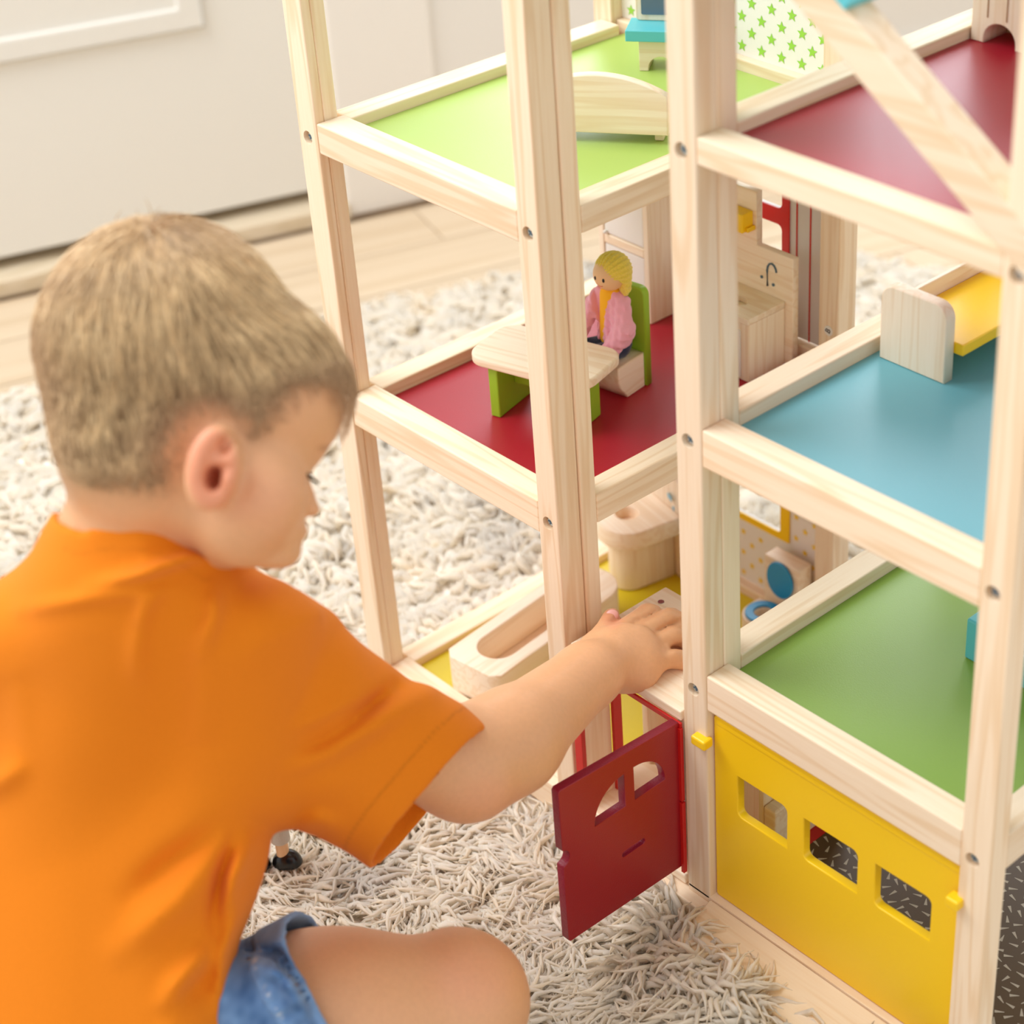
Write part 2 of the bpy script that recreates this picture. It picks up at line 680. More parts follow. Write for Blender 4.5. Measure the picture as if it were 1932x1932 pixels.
# tall bright window further along the wall, out of the frame
wn = wall_box('window_1', (0.20, 2.15), (0.80, 2.25), -0.007, 0.012, M['casing'], kind='structure')
tag(wn, 'white window frame with daylight behind it')
pane = bpy.data.materials.new('daylight_pane')
pane.use_nodes = True
pb = pane.node_tree.nodes['Principled BSDF']
pb.inputs['Base Color'].default_value = (0.02, 0.02, 0.02, 1)
pb.inputs['Emission Color'].default_value = (0.90, 0.95, 1.0, 1)
pb.inputs['Emission Strength'].default_value = 6.0
for s0, s1 in ((0.25, 0.83), (0.88, 1.46), (1.51, 2.09)):
    for h0, h1 in ((0.86, 1.50), (1.55, 2.19)):
        wall_box('window_pane', (s0, s1), (h0, h1), 0.0125, 0.016, pane, wn, 0)
# door leaf with a raised moulding around its panel
dr = wall_box('door_1', (-2.2, -0.012), (0.045, 2.1), -0.075, -0.03, M['doorw'], kind='structure')
tag(dr, 'white panelled door')
pan = [rrect(-1.05, -0.175, 0.335, 0.95, .001, 1), rrect(-1.01, -0.213, 0.371, 0.91, .001, 1)]
poly_solid('panel_moulding', pan, 0.014, wall_frame(0, -0.027, 0), M['doorw'], dr, 0.005)
poly_solid('door_panel', [rrect(-1.01, -0.213, 0.371, 0.91, .001, 1)], 0.006, wall_frame(0, -0.030, 0), M['doorw'], dr, 0.001)
tag(wall_box('trim_2', (-2.2, 0.0), (0, 0.026), -0.09, 0.01, wood('threshold_wood', 'y', (224, 208, 182), (206, 186, 152), .5), kind='structure'), 'pale wooden threshold under the door')
tag(wall_box('gap_shade_strip', (-2.2, 0.0), (0.026, 0.1), -0.12, -0.08, M['dark'], kind='structure'), 'dark strip standing in for the shade in the gap below the door')  # dark strip added in place of the shade under the door

# ================================================================== RUG
rug = thing('shag_rug', (0.1, 0.1, 0.0), 'cream and grey long-haired sheepskin rug under the toy house', 'rug')
RUG = [(-0.90, -0.15), (-0.86, 0.03), (-0.80, 0.22), (-0.73, 0.45), (-0.66, 0.62), (-0.60, 0.80), (-0.50, 0.95), (-0.36, 1.08), (-0.18, 1.16), (0.05, 1.12), (0.3, 1.1),
       (0.7, 1.0), (1.0, 0.7), (1.05, 0.2), (1.0, -0.4), (0.8, -0.9), (0.2, -1.0), (-0.4, -0.9), (-0.8, -0.6)]


def noise2(x, y, seed, sc):
    r = np.random.default_rng(seed)
    out = np.zeros_like(x)
    for i in range(7):
        a = r.uniform(0, 2 * np.pi)
        fq = sc * r.uniform(.6, 1.7)
        out += np.sin((x * np.cos(a) + y * np.sin(a)) * fq + r.uniform(0, 7))
    return out / 3.2


def inside(px, py, poly):
    c = np.zeros(px.shape, bool)
    n = len(poly)
    for i in range(n):
        x0, y0 = poly[i]
        x1, y1 = poly[(i + 1) % n]
        t = ((y0 > py) != (y1 > py)) & (px < (x1 - x0) * (py - y0) / ((y1 - y0) + 1e-12) + x0)
        c ^= t
    return c


def poly_sd(px, py, poly):
    """positive inside"""
    P = np.array(poly, float)
    best = np.full(px.shape, 1e9)
    for i in range(len(P)):
        a, b = P[i], P[(i + 1) % len(P)]
        ab = b - a
        t = np.clip(((px - a[0]) * ab[0] + (py - a[1]) * ab[1]) / (ab @ ab + 1e-9), 0, 1)
        best = np.minimum(best, np.hypot(px - a[0] - t * ab[0], py - a[1] - t * ab[1]))
    return np.where(inside(px, py, poly), best, -best)


def mound(x, y):
    e = np.clip(poly_sd(x, y, RUG) / .07, 0, 1)
    return (.020 + .030 * np.exp(-((y + .075) / .030) ** 2) * np.clip((x - .46) * 10, 0, 1) + .0045 * noise2(x, y, 71, 45) + .0035 * noise2(x, y, 72, 110)) * np.sqrt(e * (2 - e))


gx_, gy_ = np.meshgrid(np.arange(-1.0, 1.15, .011), np.arange(-1.1, 1.25, .011), indexing='ij')
gz_ = mound(gx_, gy_)
hole_ = (gx_ > .0) & (gx_ < .76) & (gy_ > .012) & (gy_ < .36)
gz_ = np.where(hole_, .006, gz_)
ok_ = inside(gx_, gy_, RUG)
id_ = np.arange(gx_.size).reshape(gx_.shape)
qd_ = np.stack([id_[:-1, :-1], id_[1:, :-1], id_[1:, 1:], id_[:-1, 1:]], -1)[ok_[:-1, :-1] & ok_[1:, 1:] & ok_[1:, :-1] & ok_[:-1, 1:]]
us_, iv_ = np.unique(qd_, return_inverse=True)
link('rug_backing', np_mesh('rug_backing', np.stack([gx_, gy_, gz_], -1).reshape(-1, 3)[us_], iv_.reshape(-1, 4)), M['rugback'], rug)


def tufts(n, region, rad, seg, length, rise):
    x = RNG.uniform(region[0], region[1], n)
    y = RNG.uniform(region[2], region[3], n)
    m = inside(x, y, RUG) & ~((x > -.02) & (x < .79) & (y > -.008) & (y < .40)) & ~((x > .47) & (x < .84) & (y > -.046) & (y < .1))
    x, y = x[m], y[m]
    n = len(x)
    # clump: pull roots toward clump centres, share a direction
    a = 3.0 * noise2(x, y, 3, 30) + 1.6 * noise2(x, y, 5, 75) + RNG.normal(0, .45, n)
    L = length * RNG.uniform(.6, 1.25, n)
    out = []
    T = np.linspace(0, 1, seg + 1)
    curl = RNG.normal(0, .8, n) + 1.5 * noise2(x, y, 9, 60)
    rs = rise * (1 + 1.1 * ((x > .44) & (y > -.11) & (y < -.035)) * np.clip((x - .44) * 8, 0, 1)) * RNG.uniform(.5, 1.3, n) * (1 + .45 * noise2(x, y, 11, 28))
    px, py, pz = x.copy(), y.copy(), mound(x, y) - .003
    prev = None
    pts = []
    for i, t in enumerate(T):
        pts.append(np.stack([px, py, pz], -1))
        aa = a + curl * t + .5 * np.sin(6 * t + a * 5)
        up = np.cos(np.pi * min(1, t * 1.15)) * 0.9
        st = L / seg
        lean = .35 + .65 * min(1, t * 2.2)
        px = px + np.cos(aa) * st * lean
        py = py + np.sin(aa) * st * lean
        pz = pz + rs * (0.62 if t < .45 else (-.08 if t < .75 else -.22)) * 2.2 / seg
    pts = np.stack(pts, 1)                                       # n, seg+1, 3
    tg = np.gradient(pts, axis=1)
    tg /= np.linalg.norm(tg, axis=2, keepdims=True) + 1e-9
    upv = np.array([0, 0, 1.0])
    sd = np.cross(tg, upv)
    sd /= np.linalg.norm(sd, axis=2, keepdims=True) + 1e-9
    nn = np.cross(sd, tg)
    rr = rad * RNG.uniform(.6, 1.3, n)[:, None] * np.interp(T, [0, .15, .35, .6, .8, 1], [.8, 1.1, 1.2, 1.0, .6, .1])[None]
    V = []
    for q in range(3):
        an = 2 * np.pi * q / 3 + np.pi / 2
        V.append(pts + rr[..., None] * (math.cos(an) * sd + math.sin(an) * nn))
    V = np.stack(V, 2).reshape(-1, 3)                            # n*(seg+1)*3
    base = (np.arange(n) * (seg + 1) * 3)[:, None, None]
    fi = []
    for i in range(seg):
        for q in range(3):
            q2 = (q + 1) % 3
            fi.append([i * 3 + q, i * 3 + q2, (i + 1) * 3 + q2, (i + 1) * 3 + q])
    F = (base + np.array(fi)[None]).reshape(-1, 4)
    g = np.clip(.9 * noise2(x, y, 21, 9) + .5 * noise2(x, y, 22, 30) - .62, 0, .8)
    col = lin((255, 250, 240))[None] * (1 - g[:, None]) + lin((206, 198, 190))[None] * g[:, None]
    warm = RNG.uniform(0, 1, n)[:, None]
    col = col * (1 - .18 * warm * np.array([.05, .25, .6])) * RNG.uniform(.95, 1.04, n)[:, None]
    C_ = np.repeat(col, (seg + 1) * 3, axis=0)
    return V, F, C_


tv, tf, tc_ = [], [], []
off = 0
for args in ((32000, (-.20, .74, -.38, .02), .0027, 5, .056, .020),
             (21000, (-.95, .1, -.3, 1.2), .0062, 4, .055, .020),
             (5500, (.05, .9, .40, 1.15), .0056, 4, .055, .020),
             (6500, (-.9, 1.05, -1.0, -.44), .0060, 4, .060, .020),
             (1500, (-.9, -.24, -.46, -.28), .0060, 4, .060, .020),
             (2200, (.8, 1.05, -.46, .9), .0060, 4, .060, .020)):
    V_, F_, C_ = tufts(*args)
    tv.append(V_)
    tf.append(F_ + off)
    tc_.append(C_)
    off += len(V_)
link('wool_pile', np_mesh('wool_pile', np.concatenate(tv), np.concatenate(tf), np.concatenate(tc_)),
     vcol('wool', 0.95, 0.0, 500, sheen=0.3, spec=0.15, translucent=0.5), rug, kind='stuff')

# ================================================================== THE TOY HOUSE
H = thing('dollhouse', (0.38, 0.18, 0.012), 'tall open wooden dollhouse of pine posts with coloured floors', 'dollhouse')


def drill(o, holes, r=0.0062, depth=0.006):
    """counterbored screw holes in the -Y face"""
    bm = bmesh.new()
    for x, z in holes:
        add_cyl(bm, (x, -0.01, z), (x, depth, z), r, n=24)
    me = bpy.data.meshes.new('cut')
    bm.to_mesh(me)
    bm.free()
    c = bpy.data.objects.new('cut', me)
    COL.objects.link(c)
    loc = o.location.copy()
    o.location = (0, 0, 0)
    par = o.parent
    o.parent = None
    md = o.modifiers.new('b', 'BOOLEAN')
    md.object = c
    md.operation = 'DIFFERENCE'
    md.solver = 'EXACT'
    bpy.context.view_layer.update()
    nm = bpy.data.meshes.new_from_object(o.evaluated_get(bpy.context.evaluated_depsgraph_get()))
    o.modifiers.clear()
    o.data = nm
    o.parent = par
    o.location = loc
    bpy.data.objects.remove(c, do_unlink=True)


SCREW = None


def screw(x, z, y=0.0045):
    global SCREW
    if SCREW is None:
        bm = bmesh.new()
        vs = add_cyl(bm, (0, 0.004, 0), (0, 0.0, 0), 0.0044, 0.0044, 20)
        es = [e for e in bm.edges if e.calc_face_angle(0) > .8]
        bmesh.ops.bevel(bm, geom=es, offset=.0009, segments=2, affect='EDGES')
        me = smooth_by_angle(bm_mesh(bm, 'screw'))
        me.materials.append(M['screw'])
        bm = bmesh.new()
        add_box(bm, (-.0026, .0026), (-.0004, .001), (-.0006, .0006), 0)
        add_box(bm, (-.0006, .0006), (-.0004, .001), (-.0026, .0026), 0)
        m2 = bm_mesh(bm, 'cross_slot')
        m2.materials.append(M['ink'])
        SCREW = (me, m2)
    o = bpy.data.objects.new('screw', SCREW[0])
    COL.objects.link(o)
    o.parent = H
    o.location = Vector((x, y - 0.0015, z)) - Vector(H.location)
    s2 = bpy.data.objects.new('cross_slot', SCREW[1])
    COL.objects.link(s2)
    s2.parent = o
    s2.rotation_euler = (0, random.uniform(0, 1.5), 0)


def post(x, y, z, gaps=(), holes=(), mat=None):
    bm = bmesh.new()
    ys = [y[0]] + list(gaps) + [y[1]]
    for i in range(len(ys) - 1):
        add_box(bm, x, (ys[i] + (.0002 if i else 0), ys[i + 1]), z, 0.0014)
    o = link('post', bm_mesh(bm, 'post'), mat or WZ, H)
    if holes:
        drill(o, [(hx, hz) for hx, hz in holes])
        for hx, hz in holes:
            screw(hx, hz)
    return o


TOPZ = 1.25
post((-.013, .0145), (0, .024), (.03, TOPZ), gaps=(.0095,), holes=[(.0, .630), (.0, .358)])
post((.2795, .3045), (0, .0255), (.03, TOPZ), holes=[(.2916, .630), (.2916, .360)])
post((.2835, .306), (.0262, .0435), (.03, TOPZ))
post((-.013, .0125), (.351, .375), (.03, TOPZ))
post((.284, .3085), (.352, .377), (.03, TOPZ))
post((.4515, .4785), (0, .0212), (.05, TOPZ), holes=[(.4639, .7476), (.4639, .5132), (.4639, .2755)])
post((.4525, .4785), (.0214, .0415), (.05, TOPZ))
post((.4525, .4785), (.340, .375), (.05, TOPZ))
post((.7385, .7655), (0, .0205), (.03, TOPZ), holes=[(.7493, .7476), (.7493, .5132), (.7493, .2755)])
post((.7385, .7655), (.340, .375), (.03, TOPZ))


def rail(x, y, z, mat, **kw):
    return box('rail', x, y, z, mat, H, 0.0014, **kw)


for z0, z1 in ((.6185, .6465), (.3445, .377), (.022, .055)):
    rail((.0147, .2793), (0.0005, .029), (z0, z1), WX)              # front
    rail((-.001, .0245), (.0295, .3505), (z0 + .001, z1 - .001), WY)  # left
    rail((.282, .306), (.0437, .3515), (z0 + .001, z1 - .003), WY)    # right
    rail((.0127, .2838), (.357, .375), (z0, z1), WX)                 # back
for z0, z1 in ((.741, .7615), (.496, .5285), (.2615, .297), (.012, .054)):
    if z1 > .1:
        rail((.4787, .7383), (0.0005, .026), (z0, z1), WX)
        rail((.4525, .4785), (.0417, .3398), (z0 + .001, z1 - .001), WY)
        rail((.7395, .765), (.0207, .3398), (z0 + .001, z1 - .001), WY)
        rail((.4787, .7383), (.348, .375), (z0, z1), WX)


def panel(x, y, z, mat, label):
    return box('floor_panel', x, y, z, mat, H, 0.0003, label=label)


panel((.0247, .2818), (.0292, .3568), (.628, .6355), M['green'], 'green floor panel with window sheen lightened into its colour')
panel((.0247, .2818), (.0292, .3568), (.355, .3632), M['maroon'], 'maroon floor panel')
panel((.0247, .2818), (.0292, .3568), (.032, .0445), M['yellow'], 'yellow floor panel')
panel((.4787, .7393), (.0262, .3478), (.744, .751), M['maroon'], 'maroon floor panel')
panel((.4787, .7393), (.0262, .3478), (.505, .5145), M['blue'], 'light blue floor panel')
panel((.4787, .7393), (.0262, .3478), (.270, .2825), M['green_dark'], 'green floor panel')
gf = panel((.4525, .7655), (.0, .3478), (.014, .0535), WX, 'wooden ground floor board')
box('printed_floor', (.498, .764), (.022, .34), (.0536, .0552), M['brown'], gf, 0.0002, label='dark brown printed ground floor')
box('floor_stripe', (.479, .4978), (.022, .34), (.0536, .0554), M['red'], gf, 0.0002, label='red band beside the printed floor')
# little wedge marks printed all over the brown floor
vs, fs = [], []
n = 0
for i in range(24):
    for j in range(29):
        x = .5020 + i * .0112 + random.uniform(-.0016, .0016) + (j % 2) * .004
        y = .026 + j * .0110 + random.uniform(-.0016, .0016)
        if x > .761 or y > .337:
            continue
        a = random.choice([0.2, 1.4, 2.7, 3.9, 5.2]) + random.uniform(-.25, .25)
        c, s = math.cos(a), math.sin(a)
        l, w0, w1 = .0040, .0003, .0015
        for (u, v) in ((-l, -w0), (l, -w1), (l, w1), (-l, w0)):
            vs.append((x + u * c - v * s, y + u * s + v * c, .05535))
        fs.append((n, n + 1, n + 2, n + 3))
        n += 4
link('printed_mark', np_mesh('printed_mark', np.array(vs), np.array(fs), smooth=False), M['stick'], gf, label='pale wedge marks on the brown floor', kind='stuff')
# flat apron board in front of the garage, and the plinth under the lift
bm = bmesh.new()
f_ = [(.4795, -.0005), (.80, -.0005), (.80, -.058), (.4935, -.058)]
bot = [bm.verts.new((x, y, .030)) for x, y in f_]
top = [bm.verts.new((x, y, .0525)) for x, y in f_]
bm.faces.new(bot)
bm.faces.new(top[::-1])
for i in range(4):
    j = (i + 1) % 4
    bm.faces.new((bot[i], top[i], top[j], bot[j]))
bmesh.ops.recalc_face_normals(bm, faces=bm.faces)
bmesh.ops.bevel(bm, geom=list(bm.edges), offset=.001, segments=1, affect='EDGES')
link('apron_board', bm_mesh(bm, 'apron_board'), WX, H, label='flat pale board in front of the yellow door')
box('plinth_board', (.306, .4785), (-.012, .03), (.015, .046), WX, H, 0.0015, label='low board under the lift')
box('plinth_board', (.306, .4515), (.03, .12), (.015, .042), WX, H, 0.0015)

# back wall panels of the left tower -------------------------------------


def star_pts(cx, cy, r, r2=.42, a0=90):
    return [(cx + (r if i % 2 == 0 else r * r2) * math.cos(math.radians(a0 + 36 * i)),
             cy + (r if i % 2 == 0 else r * r2) * math.sin(math.radians(a0 + 36 * i))) for i in range(10)]


def star_print(name, stars, y, mat, parent, label):
    vs, fs = [], []
    n = 0
    for cx, cz, r in stars:
        pts = star_pts(cx, cz, r)
        vs.append((cx, y, cz))
        for p in pts:
            vs.append((p[0], y, p[1]))
        for i in range(10):
            fs.append((n, n + 1 + i, n + 1 + (i + 1) % 10))
        n += 11
    return link(name, np_mesh(name, np.array(vs), np.array(fs), smooth=False), mat, parent, label=label, kind='stuff')


XZ = lambda y: frame((0, y, 0), (1, 0, 0), (0, 0, 1))
wg = box('wall_panel', (.0125, .2838), (.3655, .3695), (.6465, 1.2), M['white'], H, 0.0003, label='white back panel printed with green stars')
st = []
for j in range(26):
    for i in range(12):
        x = .026 + i * .0246 + (j % 2) * .0123
        z = .656 + j * .0140
        if x < .28 and z < 1.1:
            st.append((x, z, .0062))
star_print('printed_star', st, .3651, M['star'], wg, 'small green stars')
# maroon storey: two-pane window with a red frame, silver and red stripes beside it
box_w = [[(.0127, .379), (.2838, .379), (.2838, .6184), (.0127, .6184)],
         rrect(.094, .2258, .5080, .598, .006), rrect(.094, .2258, .422, .4915, .006)]
wm = poly_solid('wall_panel', box_w, .004, XZ(.3675), M['silver'], H, .0002, label='silver grey back panel with a window opening')
poly_solid('window_frame', [rrect(.0845, .2350, .413, .6075, .001, 1), rrect(.094, .2258, .5080, .598, .006), rrect(.094, .2258, .422, .4915, .006)],
           .0016, XZ(.3645), M['red'], wm, .0002, label='bright red window frame')
for x in (.2437, .2608, .2780, .076, .059, .042, .025):
    box('stripe', (x - .0008, x + .0008), (.3649, .3656), (.379, .618), M['stripe'], wm, 0)
# yellow storey
yw = [[(.0127, .057), (.2838, .057), (.2838, .3444), (.0127, .3444)], rrect(.115, .2260, .1415, .265, .004)]
wy = poly_solid('wall_panel', yw, .004, XZ(.3675), M['white'], H, .0002, label='white back panel with yellow stars and a window opening')
poly_solid('window_frame', [rrect(.1065, .2385, .1335, .273, .001, 1), rrect(.115, .2260, .1415, .265, .004)], .0016, XZ(.3645), M['dyellow'], wy, .0002, label='yellow window frame')
st = []
for j in range(22):
    for i in range(12):
        x = .022 + i * .0250 + (j % 2) * .0125
        z = .066 + j * .0130
        if x < .28 and z < .338 and not (.102 < x < .243 and .129 < z < .278):
            st.append((x, z, .0046))
star_print('printed_star', st, .3651, M['ystar'], wy, 'small pale yellow stars')
# round sticker with a letter on the back right post
skt = cyl('round_sticker', (.297, .352, .4095), (.297, .3514, .4095), .0052, M['sticker'], H, n=24, label='round white sticker with the letter B')
cu = bpy.data.curves.new('letter', 'FONT')
cu.body = 'B'
cu.size = .0085
cu.extrude = .0001
cu.align_x = 'CENTER'
cu.align_y = 'CENTER'
t = bpy.data.objects.new('t', cu)
COL.objects.link(t)
me = bpy.data.meshes.new_from_object(t.evaluated_get(bpy.context.evaluated_depsgraph_get()))
bpy.data.objects.remove(t, do_unlink=True)
me.transform(Matrix.Translation((.297, .3511, .4095)) @ Matrix.Rotation(math.radians(-75), 4, 'Y') @ Matrix.Rotation(math.pi / 2, 4, 'X'))
link('printed_letter', me, M['black'], skt)

# yellow garage door ------------------------------------------------------
yd = [rrect(.4800, .7365, .0542, .2545, .003),
      rrect(.5068, .5616, .1608, .2040, .006, corners=(0, 1, 0, 1)),
      rrect(.5802, .6366, .1612, .2045, .006, corners=(0, 1, 0, 1)),
      rrect(.6550, .7102, .1615, .2045, .006, corners=(0, 1, 0, 1))]
gd = poly_solid('garage_door', yd, .0085, XZ(.0110), M['dyellow'], H, .0012, label='yellow lift-up garage door with three window holes')
bm = bmesh.new()
add_cyl(bm, (.4802, .0142, .2480), (.7363, .0142, .2480), .0079, n=28)
es = [e for e in bm.edges if len(e.link_faces) == 2 and e.calc_face_angle(0) > .8]
bmesh.ops.bevel(bm, geom=es, offset=.002, segments=3, affect='EDGES')
link('rounded_lip', smooth_by_angle(bm_mesh(bm, 'rounded_lip')), M['dyellow'], gd)
for a, b in (((.4665, -.0035, .2285), (.4825, -.0035, .2285)), ((.7325, -.0035, .2275), (.7445, -.0035, .2275))):
    box('hinge_peg', (a[0], b[0]), (-.0075, .0035), (.2245, .2335), M['dyellow'], gd, .0016)

# sloping roof over the right tower -------------------------------------
th = math.atan2(.777 - .877, .7118 - .5663)
for yy, nm in (((.0, .0245), 'a'), ((.35, .3745), 'b')):
    ex = Vector((math.cos(th), 0, math.sin(th)))
    ez = Vector((-math.sin(th), 0, math.cos(th)))
    bm = bmesh.new()
    add_box(bm, (-.36, .235), (yy[0] - .0005, yy[1]), (0, .0275), .0014)
    me = bm_mesh(bm, 'gable_board')
    me.transform(Matrix(((ex.x, 0, ez.x, .5663), (0, 1, 0, 0), (ex.z, 0, ez.z, .8765), (0, 0, 0, 1))))
    link('gable_board', me, WX, H)
bm = bmesh.new()
add_box(bm, (-.36, .0345), (-.002, .377), (.0278, .0355), .001)
me = bm_mesh(bm, 'roof_panel')
me.transform(Matrix(((ex.x, 0, ez.x, .5663), (0, 1, 0, 0), (ex.z, 0, ez.z, .8765), (0, 0, 0, 1))))
link('roof_panel', me, M['turq'], H, label='turquoise sloping roof panel')

# ================================================================== LIFT
EL = thing('toy_lift', (.38, .06, .046), 'small wooden lift car with an open dark red door between the two towers', 'toy lift')
x0, x1, y0, y1, z0, z1 = .3105, .4475, .0005, .1175, .048, .2425
ct = box('car_roof', (x0, x1), (y0, y1), (.2325, z1), TX, EL, .0012)
box('car_floor', (x0, x1), (y0, y1), (z0, .058), TX, EL, .001)
box('side_slat', (x0, x0 + .008), (.004, .036), (.0582, .2323), TZ, EL, .001)
box('side_slat', (x0, x0 + .008), (.082, .115), (.0582, .2323), TZ, EL, .001)
box('side_panel', (x1 - .008, x1), (.004, .115), (.0582, .2323), TZ, EL, .001)
box('back_post', (x0 + .0082, x0 + .026), (.104, .117), (.0582, .2323), TZ, EL, .001)
box('side_edge', (x0 - .0008, x0 + .009), (-.0012, .0036), (.0582, .229), M['red'], EL, .0004, label='red painted edge')
box('side_edge', (x0 + .0085, x0 + .0125), (.036, .046), (.0582, .2323), M['red'], EL, .0004, label='red painted edge')
box('top_edge', (x0, x1 + .002), (-.0020, .0003), (.2275, .2322), M['red'], EL, .0003, label='red painted edge')
box('hinge_strip', (x1 - .0005, x1 + .003), (-.0035, .0), (.148, .2275), M['red'], EL, .0003, label='red hinge strip')
box('hinge_strip', (x1 - .0000, x1 + .0035), (-.004, .0), (.066, .1465), M['red'], EL, .0003, label='red hinge strip')
for sx in (.3245, .434):
    for sy in (.098,):
        cyl('roof_screw', (sx, sy, z1 - .001), (sx, sy, z1 + .0004), .0030, M['screw'], ct, n=16)
# the open door: outline in (-y, z), hinge at y = 0
W_ = .136


def quarter(cy, cz, r, sgn, n=10):
    pts = [(cy, cz)]
    for i in range(n + 1):
        a = math.radians(90 * i / n)
        pts.append((cy + sgn * r * math.cos(a), cz + r * math.sin(a)))
    return pts


out = [(.002, .0715), (W_ - .002, .0765), (W_, .079), (W_, .160)]
for i in range(9):
    a = math.radians(-80 + 160 * i / 8)
    out.append((W_ - .0075 * math.cos(a), .1695 + .0085 * math.sin(a)))
out += [(W_, .179), (W_, .2395), (W_ - .002, .242), (.002, .2325), (0, .230), (0, .0735)]
dl = [out, quarter(.0655, .1815, .0345, 1), quarter(.0545, .1815, .035, -1), rrect(.0455, .0718, .1275, .1335, .0027, 4)]
MD = frame((x1 - .0045, 0, 0), (0, -1, 0), (0, 0, 1))
ld = poly_solid('lift_door', dl, .0088, MD, M['doorred'], EL, .0007, label='open dark red door with two fan-shaped windows and a slot')
ld.data.materials.append(M['dooredge'])
for p in ld.data.polygons:
    if abs(p.normal.x) < .5:
        p.material_index = 1

# ================================================================== FURNITURE, LEFT TOWER
# dining table, slightly turned
TA = thing('toy_table', (.153, .124, .3634), 'toy dining table with rounded pale top and lime green legs', 'toy table')
ang_t = math.radians(16)
Rt = Matrix.Translation((.1560, .1215, 0)) @ Matrix.Rotation(ang_t, 4, 'Z')


def rbox(name, M4, x, y, z, mat, parent, bev=.0012, label=None):
    bm = bmesh.new()
    add_box(bm, x, y, z, bev)
    o = link(name, bm_mesh(bm, name), mat, parent, label)
    o.matrix_basis = Matrix.Translation(o.location) @ M4
    return o


poly_solid('table_top', [rrect(-.065, .065, -.0365, .0365, .019, 8)], .0095, Matrix.Translation((0, 0, .4215)), TX, TA, .0022, base=Rt)
rbox('leg', Rt, (-.044, -.034), (-.030, .024), (.3634, .4165), M['lime'], TA)
rbox('leg', Rt, (.036, .046), (-.030, .018), (.3634, .4165), M['lime'], TA)
rbox('stretcher', Rt, (-.0338, .0358), (-.004, .006), (.388, .4160), M['lime'], TA)
# chair
CH = thing('toy_chair', (.165, .20, .3634), 'toy chair with lime green back and pale block seat holding the doll', 'toy chair')
ang_c = math.radians(9)
Rc = Matrix.Translation((.188, .2265, 0)) @ Matrix.Rotation(ang_c, 4, 'Z')
so = [(-.046, 0), (-.0, 0), (0, .0345), (-.046, .0345)]
seat_prof = [(-.0098, .0), (-.0098, .0345), (-.050, .0345), (-.050, .02)] + [(-.046 + .0 + .006 * math.sin(math.radians(a)), .02 * math.cos(math.radians(a))) for a in (20, 50, 80)] + [(-.036, .0)]
seat_prof = [(-.0095, .3634), (-.0095, .3995), (-.049, .3995), (-.049, .384), (-.046, .376), (-.041, .370), (-.036, .3634)]
poly_solid('seat', [seat_prof], .041, frame((-.0235, 0, 0), (0, 1, 0), (0, 0, 1)), TY, CH, .0015, base=Rc)
poly_solid('backrest', [rrect(-.0455, -.0015, .3634, .4655, .008, 6, (0, 1, 1, 0))], .0088, frame((0, -.0045, 0), (1, 0, 0), (0, 0, 1)), M['lime'], CH, .0015, base=Rc)

# fridge
FR = thing('toy_fridge', (.066, .33, .3634), 'tall toy fridge with pale frame and two white doors', 'toy fridge')
fa = math.radians(0)
bm = bmesh.new()
box('side', (.094, .1015), (.3068, .346), (.3634, .53), TZ, FR, .0012)
box('side', (.029, .0365), (.3068, .346), (.3634, .53), TZ, FR, .0012)
box('cabinet', (.0367, .0938), (.3105, .346), (.3634, .529), TZ, FR, .0008)
box('door_rail', (.0367, .0938), (.3072, .3104), (.434, .444), TX, FR, .001)
box('door', (.0372, .0933), (.3078, .3103), (.445, .527), M['white'], FR, .0008, label='white upper fridge door')
box('door', (.0372, .0933), (.3078, .3103), (.366, .433), M['white'], FR, .0008, label='white lower fridge door')
ball('knob', (.0405, .3055, .447), .0022, M['sticker'], FR, n=12)

# kitchen sink unit
SK = thing('toy_kitchen_sink', (.225, .32, .3634), 'toy kitchen sink unit with a stepped back printed with a tap', 'toy kitchen sink')
box('cabinet', (.190, .2545), (.287, .3375), (.3634, .4245), TZ, SK, .0012)
sinktop = [rrect(.189, .2550, .2860, .3375, .001, 1), [(.2275 - .010 + .0135 * math.cos(a), .3085 + .0095 * math.sin(a)) for a in [2 * math.pi * i / 24 for i in range(24)]]]
poly_solid('worktop', sinktop, .006, Matrix.Translation((0, 0, .4280)), TX, SK, .0005)
bp = [(.1815, .3634), (.2640, .3634), (.2640, .4775), (.2175, .4775), (.2175, .532), (.1815, .532)]
bk = poly_solid('back_board', [bp], .0085, XZ(.3420), TX, SK, .001)
box('front_panel', (.196, .2455), (.2852, .2869), (.367, .417), M['white'], SK, .0004, label='white cupboard front')
pts = [(.2320, .4400), (.2315, .4560)] + [(.2315 + .0060 - .0060 * math.cos(math.radians(a)), .456 + .009 * math.sin(math.radians(a))) for a in (30, 60, 90, 120, 150, 170)]
tube('printed_tap', [(x, .3373, z) for x, z in pts], .0010, M['ink'], bk, 6, label='grey printed tap')
for hx, hz in ((.2245, .4470), (.2395, .4435)):
    cyl('printed_handle', (hx, .3378, hz), (hx, .3369, hz), .0016, M['ink'], bk, n=12)
cyl('drain', (.2275 - .010, .3085, .4248), (.2275 - .010, .3085, .4255), .002, M['hole'], SK, n=12)
box('yellow_cupboard', (.190, .2135), (.3225, .3375), (.493, .512), M['dyellow'], SK, .001, label='small yellow shelf block')
box('shelf_peg', (.2137, .2168), (.3265, .3375), (.4935, .498), M['dyellow'], SK, .0008)

